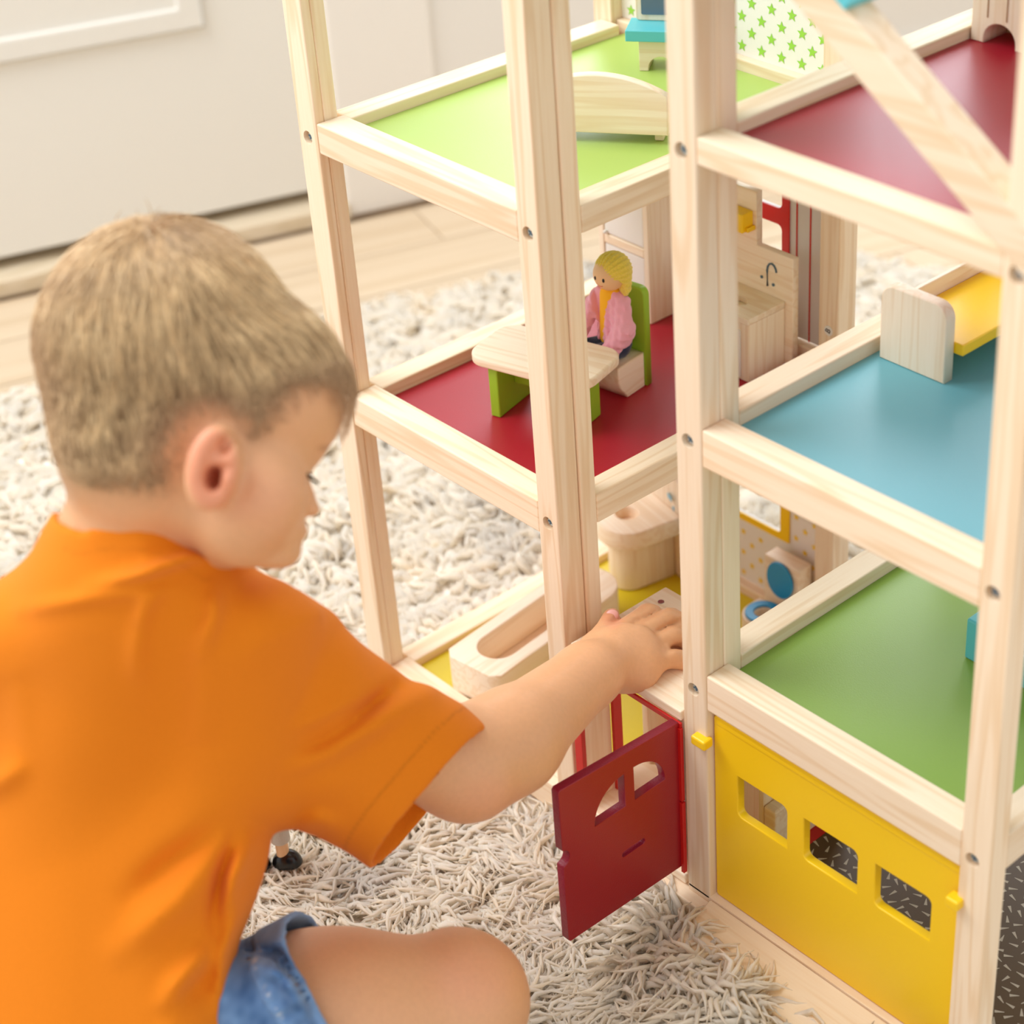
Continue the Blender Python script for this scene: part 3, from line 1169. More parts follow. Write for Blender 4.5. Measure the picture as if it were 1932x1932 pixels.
# bed-end bench with the arched back on the green storey
AR = thing('toy_bench', (.2, .19, .6357), 'pale wooden toy bench with a long arched back on the green floor', 'toy bench')
ar = []
hl_ = .0600
for i in range(17):
    t = -1 + 2 * i / 16
    ar.append((-hl_ * t, .6960 - .0165 * t * t))
ar = [(-hl_, .6445), (hl_, .6445)] + ar
Ra = Matrix.Translation((.2060, .1560, 0)) @ Matrix.Rotation(math.radians(35.5), 4, 'Z')
poly_solid('arched_back', [ar], .0095, XZ(.0), TX, AR, .001, base=Ra)
rbox('seat', Ra, (-.055, .055), (.0052, .036), (.647, .654), TX, AR)
rbox('leg', Ra, (-.0545, -.0465), (.0052, .034), (.6357, .6468), TX, AR)
rbox('leg', Ra, (.0465, .0545), (.0052, .034), (.6357, .6468), TX, AR)

# dressing table with mirror
DT = thing('toy_dressing_table', (.15, .31, .6357), 'toy dressing table with turquoise top and a dark mirror', 'toy dressing table')
Rd = Matrix.Translation((.1105, .2945, 0)) @ Matrix.Rotation(math.radians(37), 4, 'Z')
lp = [(.008, .6357), (.0165, .6357)] + [(.0285 - .012 * math.cos(math.radians(a)), .6385 + .011 * math.sin(math.radians(a))) for a in range(0, 181, 20)] + [(.0405, .6357), (.049, .6357), (.049, .6647), (.008, .6647)]
poly_solid('base', [[(a - .008, b) for a, b in lp]], .030, XZ(.0150), TX, DT, .0006, base=Rd)
rbox('table_top', Rd, (-.0115, .0525), (-.005, .0315), (.6650, .6755), M['turq'], DT, .0008)
poly_solid('mirror_frame', [rrect(-.006, .0470, .6757, .732, .004)], .006, XZ(.0265), TZ, DT, .0008, base=Rd)
poly_solid('mirror', [rrect(-.0005, .0415, .6815, .727, .001, 1)], .0012, XZ(.0230), M['mirror'], DT, .0002, label='slate blue mirror pane', base=Rd)

# bathroom storey
TB = thing('toy_bathtub', (.125, .12, .0447), 'long pale wooden toy bathtub with an oblong hollow', 'toy bathtub')
Rb = Matrix.Translation((.1045, .1335, 0)) @ Matrix.Rotation(math.radians(96.5), 4, 'Z')
ol = rrect(-.1030, .1030, -.036, .036, .034, 12, (1, 1, 0, 0))
ol = [(-.095, -.036)] + [p for p in rrect(-.1030, .1030, -.036, .036, .034, 12, (1, 1, 0, 0)) if p[0] > -.09] + [(-.095, .036), (-.1030, .0265), (-.1030, -.0265)]
hl = rrect(-.082, .080, -.0215, .0215, .0212, 10)
poly_solid('tub', [ol, hl], .0425, Matrix.Translation((0, 0, .0745)), TX, TB, .0012, base=Rb)
poly_solid('tub_bottom', [rrect(-.0815, .0795, -.021, .021, .0207, 10)], .006, Matrix.Translation((0, 0, .0565)), TX, TB, .0005, base=Rb)
WB = thing('toy_washbasin', (.07, .30, .0447), 'rounded wooden toy washbasin with blue printed taps', 'toy washbasin')
Rw = Matrix.Translation((.072, .297, 0)) @ Matrix.Rotation(math.radians(-12), 4, 'Z')
o1 = [(.036, .040), (-.036, .040), (-.036, -.010)] + [(.036 * math.cos(math.radians(a)) , -.010 + .030 * math.sin(math.radians(a))) for a in range(195, 360, 15)] + [(.036, -.010)]
h1 = [(-.004 + .0135 * math.cos(a), -.004 + .0125 * math.sin(a)) for a in [2 * math.pi * i / 24 for i in range(24)]]
poly_solid('basin', [o1, h1], .022, Matrix.Translation((0, 0, .1175)), TX, WB, .0015, base=Rw)
poly_solid('basin_bottom', [h1], .004, Matrix.Translation((0, 0, .1125)), TX, WB, .0003, base=Rw)
o2 = [(.022, .038), (-.022, .038), (-.022, -.008)] + [(.022 * math.cos(math.radians(a)), -.008 + .020 * math.sin(math.radians(a))) for a in range(195, 360, 15)] + [(.022, -.008)]
poly_solid('pedestal', [o2], .0608, Matrix.Translation((0, 0, .0755)), TZ, WB, .0015, base=Rw)
bb = rbox('splash_board', Rw, (-.036, .036), (.0405, .049), (.0450, .168), TZ, WB)
for px_ in (.018, .010, .004):
    p = Rw @ Vector((px_ + .002, .0398, .1365 + (.008 if px_ != .018 else 0)))
    q = Rw @ Vector((px_ + .002, .0406, .1365 + (.008 if px_ != .018 else 0)))
    cyl('printed_tap', p, q, .0028 if px_ == .018 else .0034, M['inkblue'], bb, n=12)
TL = thing('toy_toilet', (.25, .29, .0447), 'pale wooden toy toilet with raised blue lid and blue seat ring', 'toy toilet')
Rl = Matrix.Translation((.2545, .3135, 0))
ob = [(.022, .012), (-.022, .012), (-.022, -.006)] + [(.022 * math.cos(math.radians(a)), -.006 + .022 * math.sin(math.radians(a))) for a in range(195, 360, 15)] + [(.022, -.006)]
hb = [(.0085 * math.cos(a), -.006 + .0095 * math.sin(a)) for a in [2 * math.pi * i / 20 for i in range(20)]]
poly_solid('bowl', [ob, hb], .038, Matrix.Translation((0, .0, .0640)), TX, TL, .0015, base=Rl)
poly_solid('bowl_bottom', [hb], .004, Matrix.Translation((0, 0, .066)), TX, TL, .0003, base=Rl)
rg = [[(.0185 * math.cos(a), -.006 + .0190 * math.sin(a)) for a in [2 * math.pi * i / 28 for i in range(28)]], [(.0095 * math.cos(a), -.006 + .0103 * math.sin(a)) for a in [2 * math.pi * i / 28 for i in range(28)]]]
poly_solid('seat_ring', rg, .0022, Matrix.Translation((0, 0, .0845)), M['lidblue'], TL, .0006, label='blue seat ring', base=Rl)
rbox('tank', Rl, (-.024, .024), (.0215, .0410), (.0447, .132), TX, TL)
lid = [(.0178 * math.cos(a), .111 + .0215 * math.sin(a)) for a in [2 * math.pi * i / 28 for i in range(28)]]
poly_solid('lid', [lid], .003, XZ(.0193), M['lidblue'], TL, .0008, label='blue raised lid', base=Rl)

# ================================================================== FURNITURE, RIGHT TOWER
BD = thing('toy_bed', (.52, .25, .5147), 'toy bed with yellow mattress board and pale rounded headboard', 'toy bed')
poly_solid('headboard', [rrect(.4862, .5518, .5147, .5815, .013, 7, (0, 1, 1, 0))], .0115, XZ(.2015), TZ, BD, .0012)
poly_solid('footboard', [rrect(.4862, .5518, .5147, .5615, .011, 7, (0, 1, 1, 0))], .0085, XZ(.3350), TZ, BD, .0012)
box('mattress', (.4905, .5600), (.2075, .3305), (.5375, .5475), M['dyellow'], BD, .0012, label='yellow mattress board')
box('side_board', (.4862, .4902), (.2075, .3305), (.5155, .562), TY, BD, .0008)
AC = thing('toy_sofa', (.65, .20, .2827), 'turquoise block toy sofa on the green floor behind the right post', 'toy sofa')
box('arm', (.6020, .6220), (.178, .235), (.2827, .3225), M['turq'], AC, .0018)
box('seat', (.6222, .7020), (.178, .2098), (.2827, .3125), M['turq'], AC, .0018)
box('backrest', (.6500, .7020), (.2100, .235), (.2827, .360), M['turq'], AC, .0018)
box('arm', (.7022, .7220), (.178, .235), (.2827, .3225), M['turq'], AC, .0018)
FP = thing('toy_fireplace', (.52, .31, .7512), 'pale wooden toy fireplace with a round arched opening on the maroon floor', 'toy fireplace')
fo = [(.4805, .7512), (.4925, .7512)] + [(.5075 - .0150 * math.cos(math.radians(a)), .7552 + .0135 * math.sin(math.radians(a))) for a in range(0, 181, 15)] + [(.5225, .7512), (.5545, .7512), (.5545, .83), (.4805, .83)]
fb = poly_solid('body', [fo], .030, XZ(.3150), TZ, FP, .0008)
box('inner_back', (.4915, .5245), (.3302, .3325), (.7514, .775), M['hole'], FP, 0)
for gx in (.4955, .5135, .5325):
    box('groove', (gx - .0004, gx + .0004), (.2994, .3002), (.772, .829), M['hole'], fb, 0)  # dark strips on the flat face stand in for groove shade

# inside the garage: a little wooden box toy seen through the first window
GB = thing('toy_crate', (.50, .15, .0555), 'pale wooden toy block frame with a lime patch inside the garage', 'toy block')
box('panel', (.4800, .4860), (.06, .17), (.0556, .150), TZ, GB, .001)
box('panel', (.4862, .5050), (.1450, .1525), (.0556, .140), M['white'], GB, .001, label='white panel')
box('block', (.4862, .500), (.060, .078), (.0556, .125), TX, GB, .002)
box('patch', (.4861, .4868), (.110, .125), (.128, .146), M['lime'], GB, .0002, label='lime green patch')

# ================================================================== DOLLS


def sdf_obj(name, P, lo, hi, h, mat, parent, label=None, rel=1, cols=None):
    V, F = nets(P, lo, hi, h)
    V = relax(V, F, rel)
    return link(name, np_mesh(name, V, F, cols(V) if cols else None), mat, parent, label)


WD = thing('doll', (.172, .196, .40), 'seated wooden doll with yellow yarn hair and a pink jacket', 'doll')
hc = np.array([.1730, .1905, .4870])
ball('head', hc, .0158, M['dollskin'], WD, n=32)
f_dir = np.array([.10, -1.0, -.12])
f_dir /= np.linalg.norm(f_dir)
s_dir = np.cross(f_dir, [0, 0, 1])
s_dir /= np.linalg.norm(s_dir)
u_dir = np.cross(s_dir, f_dir)
for sgn in (-1, 1):
    e = f_dir + .33 * sgn * s_dir + .10 * u_dir
    e /= np.linalg.norm(e)
    ball('eye', hc + e * .0154, .0013, M['black'], WD, (1, 1, 1.6), n=10)
mouth = []
for t in np.linspace(-1, 1, 7):
    e = f_dir + .20 * t * s_dir + (-.42 + .07 * t * t) * u_dir
    e /= np.linalg.norm(e)
    mouth.append(tuple(hc + e * .0156))
tube('mouth', mouth, .0004, M['red'], WD, 6)
hp = Prims()
hp.ell(hc + np.array([.001, .0035, .003]), (.0175, .0168, .0168), k=.003)
hp.ell(hc + s_dir * -.0135 + np.array([0, .003, -.008]), (.0060, .0075, .0125), k=.004)
hp.ell(hc + s_dir * .0135 + np.array([0, .003, -.008]), (.0060, .0075, .0125), k=.004)


def hairf(X):
    v = hp(X)
    q = X - hc
    fr = q @ f_dir
    ss = np.abs(q @ s_dir)
    uu = q @ u_dir
    part = uu - (.0035 + .010 * (1 - ss / .016)) * 1.0
    g = np.where(fr > .0, np.minimum(part, 1), 1)              # fringe line over the brow
    cut = np.where(fr > .001, -(uu - (.0135 - ss * .95)), -1.0)
    v = v + .0007 * np.sin(np.arctan2(q[:, 2], q @ s_dir + 1e-6) * 26)
    return np.maximum(v, np.minimum(cut, .02) * 0.8)


sdf_obj('hair', hairf, hc - .026, hc + .026, .0008, M['yarn'], WD, 'yellow yarn hair')
jp = Prims()
jp.cap((.172, .192, .462), (.170, .196, .419), .0125, .0160, k=.004)
jp.cap((.159, .190, .462), (.148, .178, .437), .0078, .0085, k=.005)
jp.cap((.148, .178, .437), (.1485, .168, .422), .0085, .0080, k=.005)
jp.cap((.185, .192, .461), (.1915, .188, .436), .0080, .0092, k=.005)
jp.cap((.1915, .188, .436), (.1840, .176, .416), .0092, .0088, k=.005)


def jf(X):
    v = jp(X)
    v = v + .0006 * np.sin(X[:, 2] * 700 + X[:, 0] * 500) + .0005 * np.sin(X[:, 0] * 900 + X[:, 1] * 300)
    wdg = np.maximum(np.abs(X[:, 0] - .167) - .0035 - np.maximum(0, (X[:, 2] - .43)) * .22, X[:, 1] - .186)
    return np.maximum(v, -wdg)


sdf_obj('jacket', jf, (.133, .15, .395), (.212, .22, .485), .0009, M['pink'], WD, 'pink jacket')
bp_ = Prims()
bp_.cap((.1725, .1915, .465), (.170, .195, .42), .0110, .0135)
sdf_obj('blouse', bp_, (.15, .17, .40), (.195, .215, .485), .0012, M['orange'], WD, 'yellow blouse')
tp = Prims()
tp.ell((.168, .197, .4105), (.0165, .0165, .0105))
tp.cap((.162, .195, .409), (.158, .1755, .4105), .0100, .0092, k=.003)
tp.cap((.176, .195, .409), (.175, .1760, .4105), .0100, .0095, k=.003)
tp.cap((.158, .1755, .4105), (.157, .1742, .3975), .0090, .007, k=.003)
tp.cap((.175, .1760, .4105), (.175, .1745, .3975), .0092, .007, k=.003)
sdf_obj('trousers', tp, (.143, .16, .38), (.195, .22, .43), .0010, M['navy'], WD, 'navy blue trousers')
ball('hand', (.1795, .1660, .4105), .0062, M['dollskin'], WD, n=16)
ball('hand', (.1485, .1600, .4165), .0060, M['dollskin'], WD, n=16)

MDL = thing('doll', (.162, -.232, .042), 'small standing doll with pale trousers and black shoes on the rug', 'doll')
Rsh = np.array([[.7, -.714, 0], [.714, .7, 0], [0, 0, 1.0]])
by, bx = -0.2296, 0.1630
for dx, dy in ((0, 0), (-.0175, -.0225)):
    sp = Prims()
    sp.ell((bx + dx + .002, by + dy + .002, .0425), (.0138, .0105, .0150), Rsh)
    f0 = lambda X, sp=sp: np.maximum(sp(X), .0420 - X[:, 2])
    sdf_obj('shoe', f0, (bx + dx - .016, by + dy - .016, .036), (bx + dx + .02, by + dy + .018, .060), .0010, M['black'], MDL, 'black shoe')
    cyl('leg', (bx + dx, by + dy, .052), (bx + dx, by + dy, .074), .0058, M['dollskin'], MDL, n=20)
    cyl('trouser_leg', (bx + dx, by + dy, .070), (bx + dx - .001, by + dy, .110), .0088, M['cloth_grey'], MDL, n=20, bev=.001)
cyl('body', (bx - .009, by - .011, .106), (bx - .009, by - .011, .147), .016, M['cloth_grey'], MDL, r1=.013, bev=.003)
ball('head', (bx - .009, by - .011, .162), .0165, M['dollskin'], MDL)
ball('hair', (bx - .010, by - .012, .1665), .0172, M['hole'], MDL, (1, 1, .85))
for sg in (-1, 1):
    cyl('arm', (bx - .009 + sg * .012, by - .011 - sg * .010, .142), (bx - .009 + sg * .018, by - .011 - sg * .014, .110), .005, M['cloth_grey'], MDL, r1=.004)
    ball('hand', (bx - .009 + sg * .0185, by - .011 - sg * .0145, .106), .0052, M['dollskin'], MDL, n=14)

# ================================================================== THE CHILD
# body coordinates: (a, b, d) = metres to the viewer's right, up and away, measured from the photographer


def at(u, v, d):
    return np.array([(u - 966 - PPX) / FPX * d, -(v - 966 - PPY) / FPX * d, d])


def to_world(X):
    return CAM + X[:, :1] * AX_R + X[:, 1:2] * AX_U + X[:, 2:3] * AX_F


def pix(X):
    return X[:, 0] / X[:, 2] * FPX + 966 + PPX, -X[:, 1] / X[:, 2] * FPX + 966 + PPY


def rz(deg):
    a = math.radians(deg)
    return np.array([[math.cos(a), -math.sin(a), 0], [math.sin(a), math.cos(a), 0], [0, 0, 1.0]])


def ry(deg):
    a = math.radians(deg)
    return np.array([[math.cos(a), 0, math.sin(a)], [0, 1, 0], [-math.sin(a), 0, math.cos(a)]])


hd = 1.22
q = hd / FPX
SK_ = Prims()
# skull
SK_.ell(at(312, 664, 1.222), (230 * q, 245 * q, .072), rz(0), k=.012)
SK_.ell(at(462, 738, 1.226), (188 * q, 180 * q, .064), rz(0), k=.012)
SK_.ell(at(292, 812, 1.222), (186 * q, 175 * q, .064), rz(0), k=.012)
# face
SK_.ell(at(540, 772, 1.238), (94 * q, 98 * q, .046), k=.012)
SK_.ell(at(462, 880, 1.228), (114 * q, 118 * q, .056), k=.014)
SK_.ell(at(466, 968, 1.228), (108 * q, 104 * q, .050), k=.014)
SK_.ell(at(505, 935, 1.192), (66 * q, 76 * q, .026), k=.018)     # near cheek
SK_.ell(at(574, 846, 1.240), (26 * q, 22 * q, .034), rz(-30), k=.010)  # brow
SK_.ell(at(580, 938, 1.250), (15 * q, 36 * q, .009), rz(18), k=.006)     # nose
SK_.ell(at(591, 961, 1.250), (13 * q, 12 * q, .0075), k=.003)
SK_.ell(at(562, 1004, 1.246), (18 * q, 14 * q, .014), k=.006)    # lips
SK_.ell(at(527, 1042, 1.240), (40 * q, 32 * q, .024), k=.008)    # chin
# ear
ed = 1.150
SK_.ell(at(404, 884, ed + .012), (44 * q, 74 * q, .020), rz(-10), k=.008)
SK_.ell(at(400, 884, ed - .004), (47 * q, 79 * q, .0075), rz(-12) @ ry(-18), k=.004)
SK_.ell(at(412, 880, ed - .0105), (27 * q, 54 * q, .0075), rz(-14) @ ry(-18), k=.004, sub=True)
SK_.ell(at(404, 902, ed - .001), (14 * q, 22 * q, .022), rz(-6), k=.003, sub=True)
SK_.ell(at(428, 835, ed - .002), (12 * q, 20 * q, .012), rz(-35), k=.003, sub=True)
SK_.cap(at(432, 868, ed - .005), at(398, 868, ed - .004), .0022, .0018, k=.004)
SK_.ell(at(430, 906, ed - .004), (9 * q, 16 * q, .0045), k=.004)
# neck
SK_.cap(at(288, 905, 1.236), at(262, 1110, 1.285), .0435, .050, k=.03)
NHEAD = len(SK_.p)
# trunk and shoulder under the shirt
SK_.cap(at(262, 1110, 1.285), at(120, 1700, 1.42), .062, .095, k=.04)
SK_.cap(at(262, 1130, 1.31), at(560, 1300, 1.36), .046, .044, k=.03)
SK_.cap(at(230, 1130, 1.33), at(20, 1250, 1.45), .044, .040, k=.03)
SK_.cap(at(20, 1250, 1.45), at(120, 1700, 1.56), .036, .032, k=.02)
SK_.cap(at(120, 1700, 1.43), at(170, 2060, 1.42), .095, .10, k=.04)
# near arm
SK_.cap(at(570, 1335, 1.375), at(880, 1442, 1.482), .039, .039, k=.02)
SK_.cap(at(880, 1442, 1.482), at(960, 1400, 1.515), .0410, .0385, k=.02)
SK_.cap(at(960, 1400, 1.515), at(1108, 1274, 1.605), .0385, .0275, k=.02)
# hand on the lift roof
SK_.cap(at(1105, 1278, 1.605), at(1150, 1248, 1.634), .0255, .0240, k=.012)
SK_.ell(at(1176, 1238, 1.650), (.0330, .0270, .0170), rz(30), k=.018)
SK_.ell(at(1205, 1262, 1.642), (.0200, .0180, .0130), rz(30), k=.014)
FING = ((((1168, 1196, 1.664), (1222, 1160, 1.686), (1268, 1168, 1.694), (1300, 1196, 1.697)), .0096),
        (((1192, 1208, 1.658), (1256, 1169, 1.680), (1300, 1178, 1.690), (1330, 1204, 1.696)), .0098),
        (((1205, 1230, 1.650), (1268, 1201, 1.668), (1310, 1208, 1.680), (1335, 1230, 1.684)), .0094),
        (((1208, 1262, 1.640), (1262, 1240, 1.654), (1300, 1248, 1.662), (1318, 1264, 1.666)), .0088))
for js, r in FING:
    for i in range(3):
        SK_.cap(at(*js[i]), at(*js[i + 1]), r * (1.10 - .06 * i), r * (1.04 - .07 * i), k=(.0055 if i == 0 else .0025))
SK_.cap(at(1112, 1232, 1.640), at(1138, 1200, 1.664), .0125, .0105, k=.010)
SK_.cap(at(1138, 1200, 1.664), at(1155, 1166, 1.686), .0100, .0088, k=.003)
# thigh, knee, shin
SK_.cap(at(300, 2080, 1.40), at(620, 1975, 1.43), .098, .082, k=.03)
SK_.cap(at(620, 1975, 1.43), at(840, 1905, 1.455), .080, .055, k=.03)
SK_.ell(at(872, 1884, 1.46), (.042, .043, .042), k=.02)
SK_.cap(at(868, 1890, 1.465), at(700, 2240, 1.53), .042, .030, k=.03)
SK_.cap(at(700, 2240, 1.53), at(640, 2300, 1.50), .026, .018, k=.02)
SK_.cap(at(240, 2080, 1.50), at(520, 2060, 1.62), .080, .055, k=.03)
SK_.cap(at(520, 2060, 1.62), at(400, 2180, 1.70), .040, .030, k=.02)

BOY = thing('person', tuple(to_world(at(260, 2080, 1.45)[None])[0]), 'small child in an orange T-shirt and denim shorts reaching into the toy house', 'person')

HAIRLINE = [(668, 812), (648, 835), (636, 815), (622, 770), (606, 742), (575, 752), (545, 790), (512, 842), (470, 872), (452, 850), (440, 812), (405, 800), (372, 818), (352, 862),
            (340, 930), (300, 955), (220, 958), (145, 975), (60, 960), (20, 800), (20, 500), (200, 330), (500, 360), (720, 600), (730, 780)]


def sstep(x, a, b):
    t = np.clip((x - a) / (b - a), 0, 1)
    return t * t * (3 - 2 * t)


def skin_cols(X):
    px, py = pix(X)
    base = np.tile(lin((219, 164, 120)), (len(X), 1))
    red = lin((226, 142, 108))
    d = np.hypot((px - 400) / 52, (py - 885) / 85)
    m = (1 - sstep(d, .75, 1.1)) * (X[:, 2] < 1.175) * .75
    d2 = np.hypot((px - 500) / 90, (py - 950) / 80)
    m = np.maximum(m, .22 * (1 - sstep(d2, .2, 1.2)) * (X[:, 2] < 1.3))
    d3 = np.hypot((px - 930) / 90, (py - 1510) / 60)
    m = np.maximum(m, .25 * (1 - sstep(d3, .2, 1.2)) * (X[:, 2] > 1.35))
    m = np.maximum(m, .30 * (1 - sstep(np.hypot((px - 900) / 120, (py - 1840) / 90), .2, 1.2)) * (X[:, 2] > 1.38))
    m = np.maximum(m, .5 * (1 - sstep(np.hypot((px - 1156), (py - 1166)), 12, 26)) * (X[:, 2] > 1.5))
    base = base * (1 - m[:, None]) + red * m[:, None]
    # short hair fading out towards the hairline
    hm = sstep(poly_sd(px, py, HAIRLINE), -20, 100) * (X[:, 2] < 1.34) * (py < 1010)
    hm = hm * (1 - (1 - sstep(np.hypot((px - 402) / 54, (py - 884) / 84), .85, 1.02)) * (X[:, 2] < 1.17))
    hc_ = lin((150, 116, 78))
    base = base * (1 - .85 * hm[:, None]) + hc_ * (.85 * hm[:, None])
    # eyebrow
    b = (1 - sstep(np.hypot((px - 618) / 22, (py - 846) / 9), .4, 1.2)) * .5 * (X[:, 2] < 1.3)
    base = base * (1 - b[:, None]) + lin((150, 96, 60)) * b[:, None]
    return base


SKM = vcol('skin', 0.44, 0.25, 260, sss=0.12, spec=0.5)
lo = np.array([at(-120, 0, 1.75)[0], at(0, 2330, 1.75)[1], 1.10])
hi = np.array([at(1400, 0, 1.75)[0], at(0, 380, 1.3)[1], 1.80])
CREASE = (((1196, 1174), (1218, 1166), (1250, 1148)), ((1240, 1192), (1262, 1180), (1286, 1170)), ((1260, 1228), (1272, 1220), (1288, 1216)), ((1186, 1150), (1172, 1158), (1158, 1170)))


def skinf(X):
    v = SK_(X)
    m = (X[:, 2] > 1.6) & (X[:, 2] < 1.72)
    if m.any():
        px, py = pix(X[m])
        c = np.zeros(len(px))
        for ln in CREASE:
            for (x0_, y0_), (x1_, y1_) in zip(ln[:-1], ln[1:]):
                t = np.clip(((px - x0_) * (x1_ - x0_) + (py - y0_) * (y1_ - y0_)) / ((x1_ - x0_) ** 2 + (y1_ - y0_) ** 2), 0, 1)
                d = np.hypot(px - x0_ - t * (x1_ - x0_), py - y0_ - t * (y1_ - y0_))
                c = np.maximum(c, np.exp(-(d / 4.5) ** 2))
        v[m] += .0026 * c
    return v


V, F = nets(skinf, lo, hi, .0021)
V = relax(V, F, 1)
link('body', np_mesh('body', to_world(V), F[:, ::-1], skin_cols(V)), SKM, BOY)

# lashes and thumb nail
lp0 = [at(584, 900, 1.228), at(592, 906, 1.232), at(601, 913, 1.236)]
tube('eyelashes', [tuple(to_world(p[None])[0]) for p in lp0], [.0013, .0008, .0003], M['lash'], BOY, 6, label='dark downcast lashes')
tube('eyelashes', [tuple(to_world(p[None])[0]) for p in (at(580, 893, 1.215), at(588, 903, 1.222), at(594, 907, 1.226))], [.0005, .0016, .0004], M['lash'], BOY, 6)
nl = Prims()
nl.ell(at(1155, 1161, 1.6790), (.0056, .0054, .0025), rz(0))
V, F = nets(nl, at(1155, 1161, 1.679) - .01, at(1155, 1161, 1.679) + .01, .0007)
link('thumbnail', np_mesh('thumbnail', to_world(V), F[:, ::-1]), plain('nail', (238, 176, 166), .3), BOY)

# ---- hair: a cap and combed strands
HP = Prims()
HP.p = SK_.p[:3] + SK_.p[3:4]
HP2 = Prims()
HP2.p = SK_.p[:NHEAD]
crown = at(292, 470, 1.205)


def hair_frac(px, py):
    return sstep(poly_sd(px, py, HAIRLINE), 2, 70)


def hairthick(X):
    px, py = pix(X)
    top = sstep(-py, -900, -450)
    fringe = sstep(px, 560, 650) * sstep(py, 560, 700)
    return .0004 + .0034 * top + .0030 * fringe


def capf(X):
    px, py = pix(X)
    hf = poly_sd(px, py, HAIRLINE) * q
    v = HP(X) - hairthick(X) * sstep(hf, .002, .022)
    return np.maximum(v, (.040 - hf) * .7)


V, F = nets(capf, at(0, 1060, 1.22) * [1, 1, 0] + [0, 0, 1.11], at(760, 340, 1.22) * [1, 1, 0] + [0, 0, 1.34], .0024)
V = relax(V, F, 3)
px, py = pix(V)
hcol = np.tile(lin((184, 150, 106)), (len(V), 1))
HM = vcol('hair', 0.38, 0.4, 400, spec=0.6)
hcap = link('hair', np_mesh('hair', to_world(V), F[:, ::-1], hcol), HM, BOY, label='short fair brown hair')


def grad(f, X, e=.0015):
    g = np.stack([f(X + np.eye(3)[i] * e) - f(X - np.eye(3)[i] * e) for i in range(3)], -1)
    return g / (np.linalg.norm(g, axis=1, keepdims=True) + 1e-9)


def strands(n, seg=5):
    # roots: random directions projected on the skull
    d = RNG.normal(size=(n * 3, 3))
    d /= np.linalg.norm(d, axis=1, keepdims=True)
    c0 = at(365, 710, 1.222)
    X = c0 + d * .12
    for _ in range(14):
        X = X - .9 * grad(HP, X, .004) * HP(X)[:, None]
    px, py = pix(X)
    sd = poly_sd(px, py, HAIRLINE)
    front = X[:, 2] < 1.25
    keep = (sd > RNG.uniform(-8, 105, len(X))) & front
    ear = (np.hypot((px - 402) / 58, (py - 884) / 88) < 1.0)
    keep &= ~ear
    X, px, py, sd = X[keep][:n], px[keep][:n], py[keep][:n], sd[keep][:n]
    n = len(X)
    # length by region
    top = sstep(-py, -760, -520)
    fringe = sstep(px, 520, 640)
    L = .016 + .030 * top + .018 * fringe
    L *= RNG.uniform(.6, 1.2, n) * (0.22 + .78 * sstep(sd, 0, 170))
    clump = noise2(np.arctan2(py - 470, px - 292), py * .002, 40, 18)
    lift = (.0008 + hairthick(X) * 1.1) * (1 + .10 * clump) * RNG.uniform(.7, 1.25, n)
    P = X.copy()
    pts = [P.copy()]
    jit = RNG.normal(0, .06, (n, 3))
    for i in range(seg):
        r = P - crown
        g = grad(HP, P, .004)
        ppx, ppy = pix(P)
        flow = r / (np.linalg.norm(r, axis=1, keepdims=True) + .01)
        down = np.array([.12, -1.0, 0.0])
        wd = sstep(ppy, 520, 760)[:, None] * (1 - .55 * sstep(ppx, 480, 640))[:, None]
        flow = flow * (1 - .6 * wd) + down * .75 * wd
        fw = np.array([1.0, -.35, .15])
        wf = (sstep(ppx, 330, 520) * (1 - sstep(ppy, 600, 740)))[:, None]
        flow = flow * (1 - .45 * wf) + fw * .5 * wf
        flow = flow + jit + .12 * np.stack([np.sin(clump * 3 + i * .5), np.cos(clump * 4), 0 * clump], -1)
        flow -= g * np.sum(flow * g, 1, keepdims=True)
        flow /= np.linalg.norm(flow, axis=1, keepdims=True) + 1e-9
        P = P + flow * (L / seg)[:, None]
        t = (i + 1) / seg
        tgt = lift * math.sin(min(1, t * 1.8) * math.pi / 2)
        P = P + grad(HP, P, .004) * (tgt - HP(P))[:, None] * .8
        pts.append(P.copy())
    pts = np.stack(pts, 1)
    return pts, px, py, clump


def ribbons(pts, rad, cols):
    n, m, _ = pts.shape
    tg = np.gradient(pts, axis=1)
    tg /= np.linalg.norm(tg, axis=2, keepdims=True) + 1e-9
    sd = np.cross(tg, np.array([.3, .2, 1.0]))
    sd /= np.linalg.norm(sd, axis=2, keepdims=True) + 1e-9
    nn = np.cross(sd, tg)
    prof = np.interp(np.linspace(0, 1, m), [0, .15, .5, .8, 1], [.6, 1, 1, .75, .2])
    rr = rad[:, None] * prof[None]
    V = np.stack([pts + rr[..., None] * (math.cos(a) * sd + math.sin(a) * nn) for a in (0, 2.094, 4.189)], 2).reshape(-1, 3)
    fi = np.array([[i * 3 + k, i * 3 + (k + 1) % 3, (i + 1) * 3 + (k + 1) % 3, (i + 1) * 3 + k] for i in range(m - 1) for k in range(3)])
    F = (np.arange(n)[:, None, None] * m * 3 + fi[None]).reshape(-1, 4)
    return V, F, np.repeat(cols, m * 3, axis=0)


